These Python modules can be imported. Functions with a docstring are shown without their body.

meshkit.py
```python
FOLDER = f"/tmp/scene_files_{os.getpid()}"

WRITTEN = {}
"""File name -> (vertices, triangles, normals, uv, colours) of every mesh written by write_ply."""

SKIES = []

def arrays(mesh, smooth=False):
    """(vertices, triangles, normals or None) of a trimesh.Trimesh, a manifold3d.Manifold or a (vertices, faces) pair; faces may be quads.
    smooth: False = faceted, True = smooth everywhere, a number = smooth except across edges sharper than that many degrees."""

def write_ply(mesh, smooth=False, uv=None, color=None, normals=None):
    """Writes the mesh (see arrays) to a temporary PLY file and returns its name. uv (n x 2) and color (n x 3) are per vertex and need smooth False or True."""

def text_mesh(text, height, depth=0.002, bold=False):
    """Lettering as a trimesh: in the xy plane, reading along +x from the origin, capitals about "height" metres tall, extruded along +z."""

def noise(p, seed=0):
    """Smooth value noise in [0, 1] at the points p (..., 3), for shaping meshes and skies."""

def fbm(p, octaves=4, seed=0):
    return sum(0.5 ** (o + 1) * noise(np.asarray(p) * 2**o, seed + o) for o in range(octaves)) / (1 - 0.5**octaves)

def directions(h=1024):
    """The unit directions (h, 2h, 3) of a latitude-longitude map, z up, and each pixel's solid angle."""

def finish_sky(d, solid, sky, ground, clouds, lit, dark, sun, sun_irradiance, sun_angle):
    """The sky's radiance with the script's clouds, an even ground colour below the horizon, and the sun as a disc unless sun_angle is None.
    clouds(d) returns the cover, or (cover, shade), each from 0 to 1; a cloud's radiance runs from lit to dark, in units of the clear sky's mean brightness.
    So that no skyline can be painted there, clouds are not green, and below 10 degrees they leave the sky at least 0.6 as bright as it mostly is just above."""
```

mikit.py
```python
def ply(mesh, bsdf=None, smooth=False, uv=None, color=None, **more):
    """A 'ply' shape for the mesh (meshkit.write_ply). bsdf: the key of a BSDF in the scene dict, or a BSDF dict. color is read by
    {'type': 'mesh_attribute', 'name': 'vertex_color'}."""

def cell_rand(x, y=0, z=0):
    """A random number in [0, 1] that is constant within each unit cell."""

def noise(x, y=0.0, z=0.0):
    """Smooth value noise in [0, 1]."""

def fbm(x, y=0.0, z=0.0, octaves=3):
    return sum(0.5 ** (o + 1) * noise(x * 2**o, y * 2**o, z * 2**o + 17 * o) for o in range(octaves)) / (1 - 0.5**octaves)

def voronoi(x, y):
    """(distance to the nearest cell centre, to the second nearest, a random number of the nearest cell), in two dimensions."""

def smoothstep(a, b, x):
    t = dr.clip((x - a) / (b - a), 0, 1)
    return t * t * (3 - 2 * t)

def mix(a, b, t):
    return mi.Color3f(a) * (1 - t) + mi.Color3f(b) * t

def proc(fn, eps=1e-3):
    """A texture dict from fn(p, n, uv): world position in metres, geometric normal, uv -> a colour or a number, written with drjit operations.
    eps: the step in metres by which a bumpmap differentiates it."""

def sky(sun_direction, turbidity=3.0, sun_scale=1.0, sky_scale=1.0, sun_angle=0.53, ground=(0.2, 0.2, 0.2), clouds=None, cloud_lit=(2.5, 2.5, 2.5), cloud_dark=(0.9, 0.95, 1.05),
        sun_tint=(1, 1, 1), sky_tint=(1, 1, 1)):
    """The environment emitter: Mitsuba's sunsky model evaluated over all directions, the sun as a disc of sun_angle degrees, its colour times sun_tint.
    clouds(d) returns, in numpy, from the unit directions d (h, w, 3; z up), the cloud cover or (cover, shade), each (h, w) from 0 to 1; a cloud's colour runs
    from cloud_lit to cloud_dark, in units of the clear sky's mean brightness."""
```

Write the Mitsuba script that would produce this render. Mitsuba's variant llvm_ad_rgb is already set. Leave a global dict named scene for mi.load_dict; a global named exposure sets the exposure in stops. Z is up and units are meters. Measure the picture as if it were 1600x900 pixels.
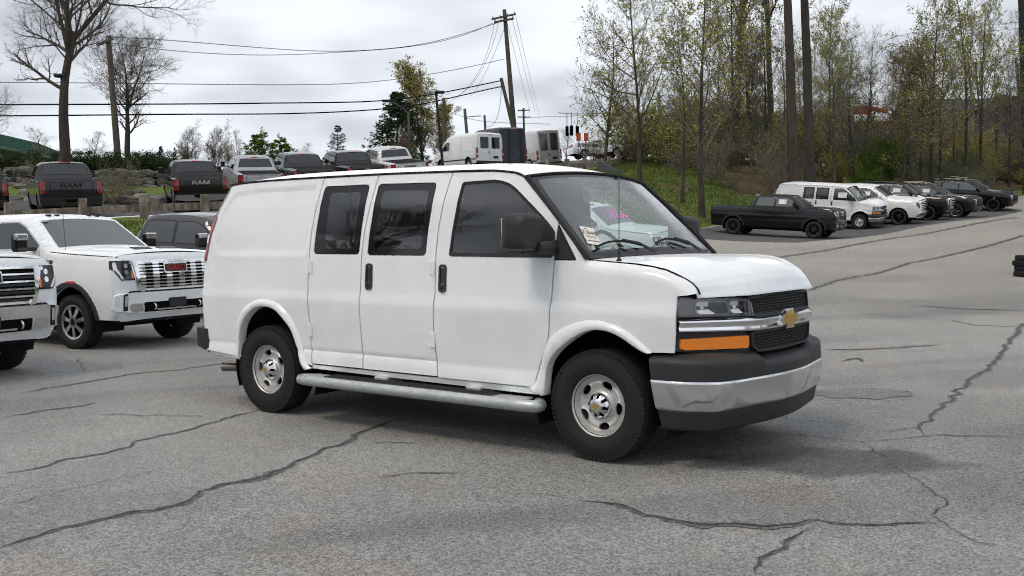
import math, random, numpy as np, trimesh, shapely, mitsuba as mi, mikit, meshkit
import drjit as dr
from shapely.geometry import Polygon, LineString, Point, box as sbox
import mapbox_earcut
T = mi.ScalarTransform4f
scene, labels = {}, {}

# ---------------------------------------------------------------- camera, sky, exposure
CAM_H, PITCH, ROLL, FOC = 1.53772, -0.0507111, -0.00825264, 1620.0
_f = np.array([0, math.cos(PITCH), math.sin(PITCH)])
_u0 = np.array([0, -math.sin(PITCH), math.cos(PITCH)])
_r = math.cos(ROLL) * np.array([1.0, 0, 0]) + math.sin(ROLL) * _u0
_u = -math.sin(ROLL) * np.array([1.0, 0, 0]) + math.cos(ROLL) * _u0
EYE = np.array([0, 0, CAM_H])
scene['camera'] = dict(type='perspective', fov=math.degrees(2 * math.atan(800 / FOC)), fov_axis='x', near_clip=0.05, far_clip=5000.0,
                       to_world=T().look_at(origin=EYE.tolist(), target=(EYE + _f).tolist(), up=_u.tolist()))
exposure = 2.34


def sky_clouds(d):
    el = np.clip(d[..., 2], 0.02, 1)
    p = np.stack([d[..., 0] / (el + 0.24), d[..., 1] / (el + 0.24), np.zeros_like(el)], -1)
    n = meshkit.fbm(p * np.array([0.8, 1.1, 1.0]) + np.array([3.1, 7.7, 0.0]), 5, 3)
    n2 = meshkit.fbm(p * np.array([2.3, 3.0, 1.0]) + np.array([9.1, 1.7, 0.0]), 4, 8)
    s = np.clip((0.62 * n + 0.38 * n2 - 0.36) / 0.30, 0, 1)
    return np.ones_like(el), s * s * (3 - 2 * s)


scene['sky'] = mikit.sky((-0.45, -0.35, 0.82), turbidity=4, sun_scale=0.16, sun_angle=16, clouds=sky_clouds, cloud_lit=(1.84, 1.93, 2.05), cloud_dark=(0.90, 0.97, 1.08), ground=(0.16, 0.16, 0.15))


def at(px, py, depth):
    """The point seen at photograph pixel (px, py) that lies `depth` metres in front of the eye (used once, to lay the place out)."""
    d = _f + (px - 800) / FOC * _r + (450 - py) / FOC * _u
    return EYE + d * depth / d[1]


def proj(p):
    w = np.asarray(p, float) - EYE
    return 800 + FOC * (w @ _r) / (w @ _f), 450 - FOC * (w @ _u) / (w @ _f)


# ---------------------------------------------------------------- mesh helpers: a mesh is (vertices, triangles)
def M(v, f):
    v, f = np.asarray(v, float), np.asarray(f, int)
    if f.ndim == 2 and f.shape[1] == 4:
        f = np.vstack([f[:, [0, 1, 2]], f[:, [0, 2, 3]]])
    return v, f


def join(ms):
    ms = [m for m in ms if m is not None and len(m[1])]
    o = np.cumsum([0] + [len(m[0]) for m in ms])
    return np.vstack([m[0] for m in ms]), np.vstack([m[1] + a for m, a in zip(ms, o)])


def tf(m, R=None, t=(0, 0, 0), s=1.0):
    v = m[0] * s
    if R is not None:
        v = v @ np.asarray(R).T
    return v + np.asarray(t, float), m[1]


def mirror(m):
    return m[0] * np.array([1, -1, 1.0]), m[1][:, ::-1]


def rotz(a): c, s = math.cos(a), math.sin(a); return np.array([[c, -s, 0], [s, c, 0], [0, 0, 1.0]])
def rotx(a): c, s = math.cos(a), math.sin(a); return np.array([[1, 0, 0], [0, c, -s], [0, s, c.real]])
def roty(a): c, s = math.cos(a), math.sin(a); return np.array([[c, 0, s], [0, 1, 0], [-s, 0, c]])


def box(x0, x1, y0, y1, z0, z1, b=0.0):
    """A box, its edges cut at 45 degrees by b."""
    if b <= 0:
        v = np.array([[x, y, z] for x in (x0, x1) for y in (y0, y1) for z in (z0, z1)], float)
        return M(v, [[0, 1, 3, 2], [4, 6, 7, 5], [0, 4, 5, 1], [2, 3, 7, 6], [0, 2, 6, 4], [1, 5, 7, 3]])
    b = min(b, (x1 - x0) * .49, (y1 - y0) * .49, (z1 - z0) * .49)
    p = []
    for x, sx in ((x0, 1), (x1, -1)):
        for y, sy in ((y0, 1), (y1, -1)):
            for z, sz in ((z0, 1), (z1, -1)):
                p += [(x, y + sy * b, z + sz * b), (x + sx * b, y, z + sz * b), (x + sx * b, y + sy * b, z)]
    return hull(p)


def hull(p):
    h = trimesh.convex.convex_hull(np.asarray(p, float))
    return np.array(h.vertices), np.array(h.faces)


def ico(r, k=1):
    s = trimesh.creation.icosphere(k, r)
    return np.array(s.vertices), np.array(s.faces)


def patch(fn, nu, nv):
    """fn(u, v) -> x, y, z on the unit square, sampled nu x nv."""
    u, v = np.meshgrid(np.linspace(0, 1, nu), np.linspace(0, 1, nv), indexing='ij')
    x, y, z = fn(u, v)
    V = np.stack([np.broadcast_to(x, u.shape), np.broadcast_to(y, u.shape), np.broadcast_to(z, u.shape)], -1).reshape(-1, 3)
    i, j = np.meshgrid(np.arange(nu - 1), np.arange(nv - 1), indexing='ij')
    q = np.stack([i * nv + j, (i + 1) * nv + j, (i + 1) * nv + j + 1, i * nv + j + 1], -1).reshape(-1, 4)
    return M(V, q)


def frames(p, up=(0, 0, 1.0)):
    t = np.gradient(p, axis=0)
    t /= np.linalg.norm(t, axis=1, keepdims=True) + 1e-12
    ref = np.where(np.abs(t @ np.asarray(up, float))[:, None] < 0.95, np.asarray(up, float), np.array([1.0, 0.02, 0]))
    a = np.cross(t, ref)
    a /= np.linalg.norm(a, axis=1, keepdims=True) + 1e-12
    return t, a, np.cross(a, t)


def tube(p, r, n=8, caps=True, flat=1.0):
    p = np.asarray(p, float)
    t, a, b = frames(p)
    r = np.broadcast_to(np.asarray(r, float), (len(p),))
    g = np.arange(n) * 2 * np.pi / n
    v = p[:, None] + r[:, None, None] * (np.cos(g)[None, :, None] * a[:, None] + flat * np.sin(g)[None, :, None] * b[:, None])
    i, j = np.meshgrid(np.arange(len(p) - 1), np.arange(n), indexing='ij')
    q = np.stack([i * n + j, i * n + (j + 1) % n, (i + 1) * n + (j + 1) % n, (i + 1) * n + j], -1).reshape(-1, 4)
    v, f = M(v.reshape(-1, 3), q)
    if caps:
        k = len(v)
        v = np.vstack([v, p[:1], p[-1:]])
        e = (len(p) - 1) * n
        jj = np.arange(n)
        f = np.vstack([f, np.stack([np.full(n, k), (jj + 1) % n, jj], -1), np.stack([np.full(n, k + 1), e + jj, e + (jj + 1) % n], -1)])
    return v, f


def sweep(p, prof, closed=True, up=(0, 0, 1.0), caps=True):
    """prof: (k, 2) outline in (side, up) axes of the path frame, swept along p."""
    p, prof = np.asarray(p, float), np.asarray(prof, float)
    t, a, b = frames(p, up)
    n = len(prof)
    v = p[:, None] + prof[None, :, 0, None] * a[:, None] + prof[None, :, 1, None] * b[:, None]
    m = n if closed else n - 1
    i, j = np.meshgrid(np.arange(len(p) - 1), np.arange(m), indexing='ij')
    q = np.stack([i * n + j, i * n + (j + 1) % n, (i + 1) * n + (j + 1) % n, (i + 1) * n + j], -1).reshape(-1, 4)
    v, f = M(v.reshape(-1, 3), q)
    if caps and closed:
        tri = earcut(prof)
        f = np.vstack([f, tri, tri[:, ::-1] + (len(p) - 1) * n])
    return v, f


def lathe(prof, n=48, axis='y'):
    """prof: (k, 2) of (radius, along the axis)."""
    prof = np.asarray(prof, float)
    g = np.arange(n) * 2 * np.pi / n
    k = len(prof)
    x = prof[None, :, 0] * np.cos(g)[:, None]
    z = prof[None, :, 0] * np.sin(g)[:, None]
    y = np.broadcast_to(prof[None, :, 1], x.shape)
    v = np.stack({'y': (x, y, z), 'z': (x, z, y), 'x': (y, x, z)}[axis], -1).reshape(-1, 3)
    i, j = np.meshgrid(np.arange(n), np.arange(k - 1), indexing='ij')
    q = np.stack([i * k + j, ((i + 1) % n) * k + j, ((i + 1) % n) * k + j + 1, i * k + j + 1], -1).reshape(-1, 4)
    return M(v, q)


def earcut(ring, holes=()):
    rings = [np.asarray(ring, float)] + [np.asarray(h, float) for h in holes]
    v = np.vstack(rings)
    ends = np.cumsum([len(r) for r in rings]).astype(np.uint32)
    return np.asarray(mapbox_earcut.triangulate_float64(v, ends), int).reshape(-1, 3)


def polys(g):
    if g.is_empty:
        return []
    return [p for p in getattr(g, 'geoms', [g]) if p.geom_type == 'Polygon' and p.area > 1e-9]


def ring(r):
    return np.asarray(r.coords)[:-1, :2]


def gridmesh(poly, cx, cz):
    """A polygon with holes cut along a grid: (n, 2) vertices and triangles, edges matching from cell to cell."""
    x0, z0, x1, z1 = poly.bounds
    nx, nz = max(1, math.ceil((x1 - x0) / cx)), max(1, math.ceil((z1 - z0) / cz))
    xs, zs = np.linspace(x0, x1, nx + 1), np.linspace(z0, z1, nz + 1)
    i, j = [a.ravel() for a in np.meshgrid(np.arange(nx), np.arange(nz), indexing='ij')]
    cells = shapely.box(xs[i], zs[j], xs[i + 1], zs[j + 1])
    shapely.prepare(poly)
    full = shapely.contains(poly, cells)
    part = shapely.intersects(poly, cells) & ~full
    V, F, n = [], [], 0
    k = np.nonzero(full)[0]
    if len(k):
        q = np.stack([np.stack([xs[i[k]], zs[j[k]]], -1), np.stack([xs[i[k] + 1], zs[j[k]]], -1), np.stack([xs[i[k] + 1], zs[j[k] + 1]], -1), np.stack([xs[i[k]], zs[j[k] + 1]], -1)], 1)
        V.append(q.reshape(-1, 2))
        o = np.arange(len(k))[:, None] * 4
        F.append(np.vstack([o + [0, 1, 2], o + [0, 2, 3]]))
        n += len(k) * 4
    for g in shapely.intersection(poly, cells[part]):
        for p in polys(g):
            p = shapely.geometry.polygon.orient(p)
            r, h = ring(p.exterior), [ring(a) for a in p.interiors]
            f = earcut(r, h)
            V.append(np.vstack([r] + h))
            F.append(f + n)
            n += len(V[-1])
    V, F = np.vstack(V), np.vstack(F)
    _, idx, inv = np.unique(np.round(V, 5), axis=0, return_index=True, return_inverse=True)
    F = inv.ravel()[F]
    V = V[idx]
    F = F[(F[:, 0] != F[:, 1]) & (F[:, 1] != F[:, 2]) & (F[:, 2] != F[:, 0])]
    a, b, c = V[F[:, 0]], V[F[:, 1]], V[F[:, 2]]
    s = (b[:, 0] - a[:, 0]) * (c[:, 1] - a[:, 1]) - (b[:, 1] - a[:, 1]) * (c[:, 0] - a[:, 0])
    F[s < 0] = F[s < 0][:, ::-1]
    return V, F[np.abs(s) > 1e-12]


def densify(r, step, close=True):
    r = np.asarray(r, float)
    q = np.vstack([r, r[:1]]) if close else r
    out = []
    for a, b in zip(q[:-1], q[1:]):
        k = max(1, math.ceil(np.linalg.norm(b - a) / step))
        out.append(a + (b - a) * np.arange(k)[:, None] / k)
    if not close:
        out.append(q[-1:])
    return np.vstack(out)


def drape(poly, fn, cell=0.05, flange=0.0, fl=None, cz=None):
    """Lays a flat polygon over the surface fn(a, b) -> (n, 3); with a flange its edges turn in by that depth along fl (a vector)."""
    ms = []
    for p in polys(poly):
        v, f = gridmesh(p, cell, cz or cell)
        ms.append((fn(v[:, 0], v[:, 1]), f))
        if flange:
            for r in [p.exterior] + list(p.interiors):
                q = densify(ring(r), cell)
                a = fn(q[:, 0], q[:, 1])
                b = a + np.asarray(fl, float) * flange
                k = len(q)
                i = np.arange(k)
                ms.append(M(np.vstack([a, b]), np.stack([i, (i + 1) % k, (i + 1) % k + k, i + k], -1)))
    return join(ms)


def rpoly(pts, r=0.0, n=6):
    """A polygon with its corners rounded by radius r."""
    p = Polygon(pts).buffer(0)
    if r:
        p = p.buffer(-r, quad_segs=n).buffer(r, quad_segs=n)
        q = p.buffer(r, quad_segs=n).buffer(-r, quad_segs=n)
        p = q if q.geom_type == 'Polygon' else p
    return p


def crv(pts, n=40, k=3):
    """A smooth curve through points (centripetal parameter, cubic)."""
    from scipy.interpolate import make_interp_spline, PchipInterpolator
    p = np.asarray(pts, float)
    t = np.r_[0, np.cumsum(np.linalg.norm(np.diff(p, axis=0), axis=1) ** .5)]
    return make_interp_spline(t, p, k=min(k, len(p) - 1))(np.linspace(0, t[-1], n))


def text2(txt, h, depth, bold=True):
    t = meshkit.text_mesh(txt, h, depth, bold=bold)
    v = np.array(t.vertices)
    v[:, 0] -= (v[:, 0].min() + v[:, 0].max()) / 2
    v[:, 1] -= (v[:, 1].min() + v[:, 1].max()) / 2
    return v, np.array(t.faces)


def thing(name, label, category, group=None):
    k, key = 0, name
    while key in labels or key in scene:
        k += 1
        key = f'{name}_{k:03d}'
    labels[key] = dict(label=label, category=category)
    if group:
        labels[key]['group'] = group
    return key


def put(key, mesh, mat, X=None, smooth=32, label=None, **more):
    k, head = 0, key
    while key in scene:
        k += 1
        key = f'{head}_{k:03d}'
    d = mikit.ply(mesh, mat, smooth=smooth, **more)
    if X is not None:
        d['to_world'] = X
    scene[key] = d
    if label:
        labels[key] = {'label': label}
    return key


def again(key, d, X):
    k, head = 0, key
    while key in scene:
        k += 1
        key = f'{head}_{k:03d}'
    scene[key] = {**d, 'to_world': X}
    return key


def pose(x, y, z, yaw=0.0, pitch=0.0, roll=0.0):
    m = np.eye(4)
    m[:3, :3] = rotz(yaw) @ roty(-pitch) @ rotx(roll)
    m[:3, 3] = (x, y, z)
    return T(m.tolist())


# ---------------------------------------------------------------- materials
def two(b): return {'type': 'twosided', 'bsdf': b}
def rgb(*c): return {'type': 'rgb', 'value': list(c)}
def pr(c, rough=.5, metal=0., spec=.5, cc=0., ccg=.9, **k):
    d = {'type': 'principled', 'base_color': c if isinstance(c, dict) else rgb(*c), 'roughness': rough, 'metallic': metal, 'specular': spec}
    if cc:
        d.update(clearcoat=cc, clearcoat_gloss=ccg)
    d.update(k)
    return two(d)


def mat(name, b):
    scene[name] = b
    return name


nz, fb, sst, mx = mikit.noise, mikit.fbm, mikit.smoothstep, mikit.mix


def f_white_paint(p, n, uv):
    d = fb(p.x * 3.1, p.y * 3.1, p.z * 2.3 + 5, 3)
    return mx((.80, .825, .845), (.755, .78, .80), sst(.45, .75, d))


mat('white_paint', pr(mikit.proc(f_white_paint), .07, 0, .5))
mat('white_paint_far', pr((.76, .775, .79), .08, 0, .5))
mat('black_paint', pr((.006, .006, .007), .06, 0, .55))
mat('charcoal_paint', pr((.020, .021, .025), .08, 0, .55))
mat('dark_grey_paint', pr((.06, .063, .068), .35, .4, .5, 1.0, .98))
mat('silver_paint', pr((.42, .43, .45), .35, .6, .5, 1.0, .97))
mat('light_silver_paint', pr((.62, .63, .64), .35, .4, .5, 1.0, .97))
mat('granite_paint', pr((.05, .051, .055), .09, 0, .55))
mat('navy_paint', pr((.012, .017, .028), .10, 0, .5))


def f_black_plastic(p, n, uv):
    return mx((.018, .0185, .02), (.032, .032, .034), fb(p.x * 9, p.y * 9, p.z * 9, 3))


mat('black_plastic', pr(mikit.proc(f_black_plastic), .52, 0, .4))
mat('gloss_black', pr((.008, .008, .009), .06, 0, .5))
mat('gap_black', pr((.004, .004, .004), .9, 0, .1))
mat('under_black', pr((.012, .012, .012), .9, 0, .2))
mat('rubber', pr((.017, .017, .018), .72, 0, .3))
mat('chrome', pr((.78, .79, .80), .045, 1.0))
mat('satin_chrome', pr((.62, .63, .64), .2, 1.0))
mat('dark_chrome', pr((.10, .10, .11), .12, 1.0))
mat('gold', pr((.62, .40, .11), .28, .8))
mat('glass_dark', pr((.006, .008, .009), .03, 0, .75))
mat('glass_mid', two({'type': 'plastic', 'diffuse_reflectance': rgb(.028, .034, .035), 'int_ior': 2.0}))
mat('frit', pr((.007, .007, .008), .05, 0, .55))
mat('trim_grey', pr((.055, .056, .058), .8, 0, .2))
mat('seat_grey', pr((.07, .07, .075), .9, 0, .2))
mat('red_lens', pr((.24, .007, .009), .12, 0, .6, 1.0, .99))
mat('red_bright', pr((.55, .03, .03), .2, 0, .6))
mat('white_lens', pr((.75, .75, .76), .12, 0, .6, 1., .99))
mat('amber_lens', pr((.82, .22, .008), .16, 0, .6, 1., .99))
mat('paper', pr((.78, .72, .64), .8, 0, .2))
mat('ink', pr((.03, .03, .03), .7, 0, .2))
mat('paper_white', pr((.75, .78, .78), .8, 0, .2))
mat('pink_ink', pr((.80, .22, .55), .7, 0, .2))
mat('red_letter', pr((.33, .012, .015), .3, 0, .5))
mat('pane', {'type': 'thindielectric', 'int_ior': 1.8, 'specular_transmittance': rgb(.80, .90, .87)})
mat('pane_tint', {'type': 'thindielectric', 'int_ior': 1.6, 'specular_transmittance': rgb(.30, .34, .34)})
mat('lens_clear', {'type': 'thindielectric', 'int_ior': 1.5})


def f_rim(p, n, uv):
    return mx((.66, .655, .64), (.54, .535, .52), fb(p.x * 14, p.y * 14, p.z * 14, 3))


mat('steel_rim', pr(mikit.proc(f_rim), .36, .6, .5))


def f_galv(p, n, uv):
    a = fb(p.x * 26, p.y * 26, p.z * 60, 4)
    return mx((.47, .50, .505), (.58, .61, .61), sst(.32, .68, a))


mat('galvanised', pr(mikit.proc(f_galv), .42, .7, .5))
mat('exhaust_steel', pr((.16, .145, .13), .4, .8))
mat('lamp_silver', pr((.38, .39, .40), .25, .3))
# ---------------------------------------------------------------- the white cargo van
VAN = thing('cargo_van', 'white cargo van with gold cross emblem and galvanised step bar, largest in the middle', 'van')
VX = pose(-1.56840693, 9.80543355, 0.0, -0.655217341)
ZS = [.30, .46, .57, .585, .60, .8, 1.0, 1.03, 1.085, 1.38, 1.58, 1.80, 2.03, 2.2]
WS = [.93, .985, .975, .966, .974, .990, 1.0, .998, .982, .965, .937, .89, .815, .76]
_zz = np.linspace(.3, 2.2, 400)
_ww = np.interp(_zz, ZS, WS)
_k = np.exp(-.5 * (np.arange(-12, 13) / 3.2) ** 2); _k /= _k.sum()
_ws = np.convolve(np.pad(_ww, 12, 'edge'), _k, 'valid')
_keep = (_zz > .57) & (_zz < .60)
REAR = np.array([(.30, -.90), (.5, -.915), (.69, -.925), (1.13, -.925), (1.31, -.92), (1.40, -.905), (1.55, -.88), (1.736, -.82), (1.981, -.70), (2.05, -.64)])
RP = rpoly([(-.66, 1.39), (-.70, 1.47), (-.645, 1.78), (-.56, 1.925), (-.45, 1.95), (-.08, 1.966), (.559, 1.972), (.538, 1.39)], .035)
SEAM = np.array([(3.285, 1.367), (3.35, 1.369), (3.549, 1.356), (3.72, 1.345), (3.819, 1.332), (3.92, 1.312), (3.993, 1.284), (4.06, 1.25), (4.099, 1.224), (4.13, 1.19), (4.145, 1.155)])


def S0(x, z):
    w = np.interp(z, _zz, _ws)
    g = np.exp(-((z - .5885) / .006) ** 2) * .007
    w = w - g * (x < 2.99)
    return w - .042 * np.clip((x - 3.45) / .62, 0, 2) ** 2 * (x > 3.45)


def S(x, z, groove=True):
    """Half width of the body at (x, z): tumblehome, rear corner, pressed rear panel, fender crown."""
    x, z = np.asarray(x, float), np.asarray(z, float)
    w = S0(x, z)
    d = x - np.interp(z, REAR[:, 0], REAR[:, 1])
    r = .11
    w = w - np.where(d < r, r - np.sqrt(np.maximum(r * r - (r - np.clip(d, 0, r)) ** 2, 0)), 0)
    zt = np.interp(x, SEAM[:, 0], SEAM[:, 1])
    r2, dd = .085, zt - z
    on = np.clip((x - 3.30) / .12, 0, 1)
    w = w - on * np.where(dd < r2, r2 - np.sqrt(np.maximum(r2 * r2 - (r2 - np.clip(dd, 0, r2)) ** 2, 0)), 0)
    near = (x > -.8) & (x < .62) & (z > 1.33) & (z < 2.03)
    if near.any():
        dist = np.zeros(x.shape)
        pts = shapely.points(x[near], z[near])
        inside = shapely.contains(RP, pts)
        dist[near] = np.where(inside, shapely.distance(RP.exterior, pts), 0)
        t = np.clip(dist / .018, 0, 1)
        w = w - .014 * t * t * (3 - 2 * t)
    return w


def vs(off=0.0):
    return lambda x, z: np.stack([x, -(S(x, z) + off), z], -1)


def v(part, mesh, m, smooth=32, label=None, both=False):
    k = put('cargo_van__' + part, mesh, m, VX, smooth, label)
    if both:
        put('cargo_van__' + part, mirror(mesh), m, VX, smooth)
    return k


IN = (0, 1, 0)
G = .0048          # half a shut line
gut = np.array([(-.64, 2.012), (-.46, 2.026), (-.107, 2.036), (.559, 2.038), (1.023, 2.036), (1.458, 2.033), (1.999, 2.024), (2.45, 2.012), (2.57, 2.0), (2.66, 1.987), (2.745, 1.955)])
seam1 = [(.618, 2.036), (.60, 1.80), (.584, 1.583), (.580, 1.347), (.574, 1.165), (.587, .995), (.600, .818), (.606, .51), (.624, .462)]
seam2 = [(1.262, 2.034), (1.238, 1.813), (1.215, 1.6), (1.203, 1.372), (1.200, 1.178), (1.201, .999), (1.205, .757), (1.215, .47)]
seam3 = [(2.055, 2.022), (2.025, 1.851), (2.0, 1.57), (1.997, 1.339), (1.997, 1.031), (1.99, .851), (2.003, .598), (2.02, .462)]
seam4 = [(3.107, 1.636), (3.093, 1.437), (3.085, 1.247), (3.067, .965), (3.043, .798), (2.956, .594), (2.944, .459)]
s1, s2, s3, s4 = [crv(s, 30) for s in (seam1, seam2, seam3, seam4)]


def wheel_poly(cx, cz, r, zlow=.3, squash=1.0):
    g = np.linspace(-.35, np.pi + .35, 40)
    return Polygon(np.vstack([np.stack([cx + r * np.cos(g), cz + r * squash * np.sin(g)], -1), [[cx - r, zlow - .2], [cx + r, zlow - .2]]])).buffer(0)


gutl = LineString(gut)
top = lambda a, b: [q for q in gut if a < q[0] < b]
rarch = Polygon(np.vstack([crv([(-.37, .40), (-.365, .63), (-.28, .85), (-.083, .968), (.04, .985), (.16, .965), (.292, .895), (.42, .75), (.49, .58), (.53, .40)], 40)])).buffer(0)
farch = Polygon(np.vstack([crv([(2.93, .38), (2.975, .56), (3.07, .80), (3.27, .925), (3.47, .952), (3.64, .912), (3.77, .83), (3.86, .72), (3.9, .60), (3.92, .38)], 40)])).buffer(0)
rear_edge = [(x, z) for z, x in REAR if .49 < z < 2.03]
quarter = Polygon([(-.914, .502)] + rear_edge + [tuple(q) for q in gut if q[0] < .61] + [tuple(q) for q in s1] + [(.624, .455), (.56, .462), (-.35, .472), (-.79, .50)]).buffer(0).difference(rarch).buffer(-G)
door_b = Polygon(list(map(tuple, s1)) + [(.66, .472), (1.215, .472)] + list(map(tuple, s2[::-1])) + [tuple(q) for q in gut[::-1] if .62 < q[0] < 1.26]).buffer(0).intersection(sbox(-1, .476, 5, 3)).buffer(-G)
door_a = Polygon(list(map(tuple, s2)) + list(map(tuple, s3[::-1])) + [tuple(q) for q in gut[::-1] if 1.262 < q[0] < 2.05]).buffer(0).intersection(sbox(-1, .474, 5, 3)).buffer(-G)
apil = crv([(2.745, 1.955), (3.082, 1.655), (3.354, 1.369)], 12)
door_f = Polygon(list(map(tuple, s3)) + [(2.944, .462)] + list(map(tuple, s4[::-1])) + [tuple(q) for q in apil[::-1] if q[0] < 3.10] + [tuple(q) for q in gut[::-1] if 2.06 < q[0] < 2.74]).buffer(0).intersection(sbox(-1, .466, 5, 3)).difference(farch).buffer(-G)
w1 = rpoly([(.650, 1.962), (1.186, 1.960), (1.172, 1.393), (.630, 1.395)], .035)
w2 = rpoly([(1.283, 1.960), (1.912, 1.948), (1.893, 1.387), (1.262, 1.388)], .035)
w3 = rpoly([(2.165, 1.942)] + list(map(tuple, crv([(2.40, 1.946), (2.53, 1.94), (2.64, 1.905), (2.74, 1.84), (2.96, 1.672), (3.085, 1.555)], 14))) + [(3.080, 1.38), (2.122, 1.385)], .03)
p1 = rpoly([(.737, 1.905), (1.10, 1.900), (1.093, 1.444), (.762, 1.444)], .04)
p2 = rpoly([(1.341, 1.903), (1.838, 1.890), (1.841, 1.440), (1.333, 1.439)], .04)
tri = Polygon([(3.106, 1.600), (3.262, 1.372), (3.094, 1.372)])
fender = Polygon([(3.107, 1.634)] + [tuple(q) for q in apil if q[0] > 3.11] + [tuple(q) for q in SEAM if q[0] > 3.36] + [(4.10, 1.143), (4.031, 1.136), (4.032, .99), (4.03, .907), (4.018, .772), (3.83, .766)] + [(3.4, .75), (2.95, .46)] + [tuple(q) for q in s4[::-1]]).buffer(0).difference(farch).difference(tri.buffer(.004)).buffer(-G)

C = .022
v('rear_quarter_panel', drape(quarter, vs(), C, .012, IN), 'white_paint')
v('cargo_door', drape(door_b.difference(w1), vs(), C, .014, IN), 'white_paint', label='narrow rear cargo door leaf next to the rear wheel')
v('cargo_door', drape(door_a.difference(w2), vs(), C, .014, IN), 'white_paint', label='wide cargo door leaf behind the front door')
v('front_door', drape(door_f.difference(w3), vs(), C, .014, IN), 'white_paint')
v('fender', drape(fender, vs(), C, .014, IN), 'white_paint')
for d, w, p in (('cargo_door', w1, p1), ('cargo_door_001', w2, p2)):
    v(d + '__window', drape(w.buffer(-.003).difference(p), vs(-.006), .05), 'frit')
    v(d + '__pane', drape(p, vs(-.0065), .06), 'pane_tint')
    v(d + '__window_seal', drape(w.buffer(.001).difference(w.buffer(-.006)), vs(-.004), .04, .02, IN), 'rubber')
v('front_door__window_seal', drape(w3.buffer(.001).difference(w3.buffer(-.022)), vs(-.003), .03, .02, IN), 'rubber')
sail = w3.buffer(-.02).intersection(Polygon([(2.955, 1.36), (2.972, 1.70), (3.2, 1.6), (3.2, 1.36)]))
v('front_door__mirror_sail', drape(sail.buffer(.022).intersection(w3), vs(.003), .03, .02, IN), 'black_plastic')
v('front_door__belt_seal', drape(w3.intersection(sbox(2.1, 1.37, 2.96, 1.412)), vs(.004), .05, .02, IN), 'black_plastic')
v('front_door__pane', drape(w3.buffer(-.018).difference(sail), vs(-.008), .06), 'pane_tint')
v('fender__cowl_triangle', drape(tri, vs(.002), .04, .015, IN), 'black_plastic')
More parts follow.
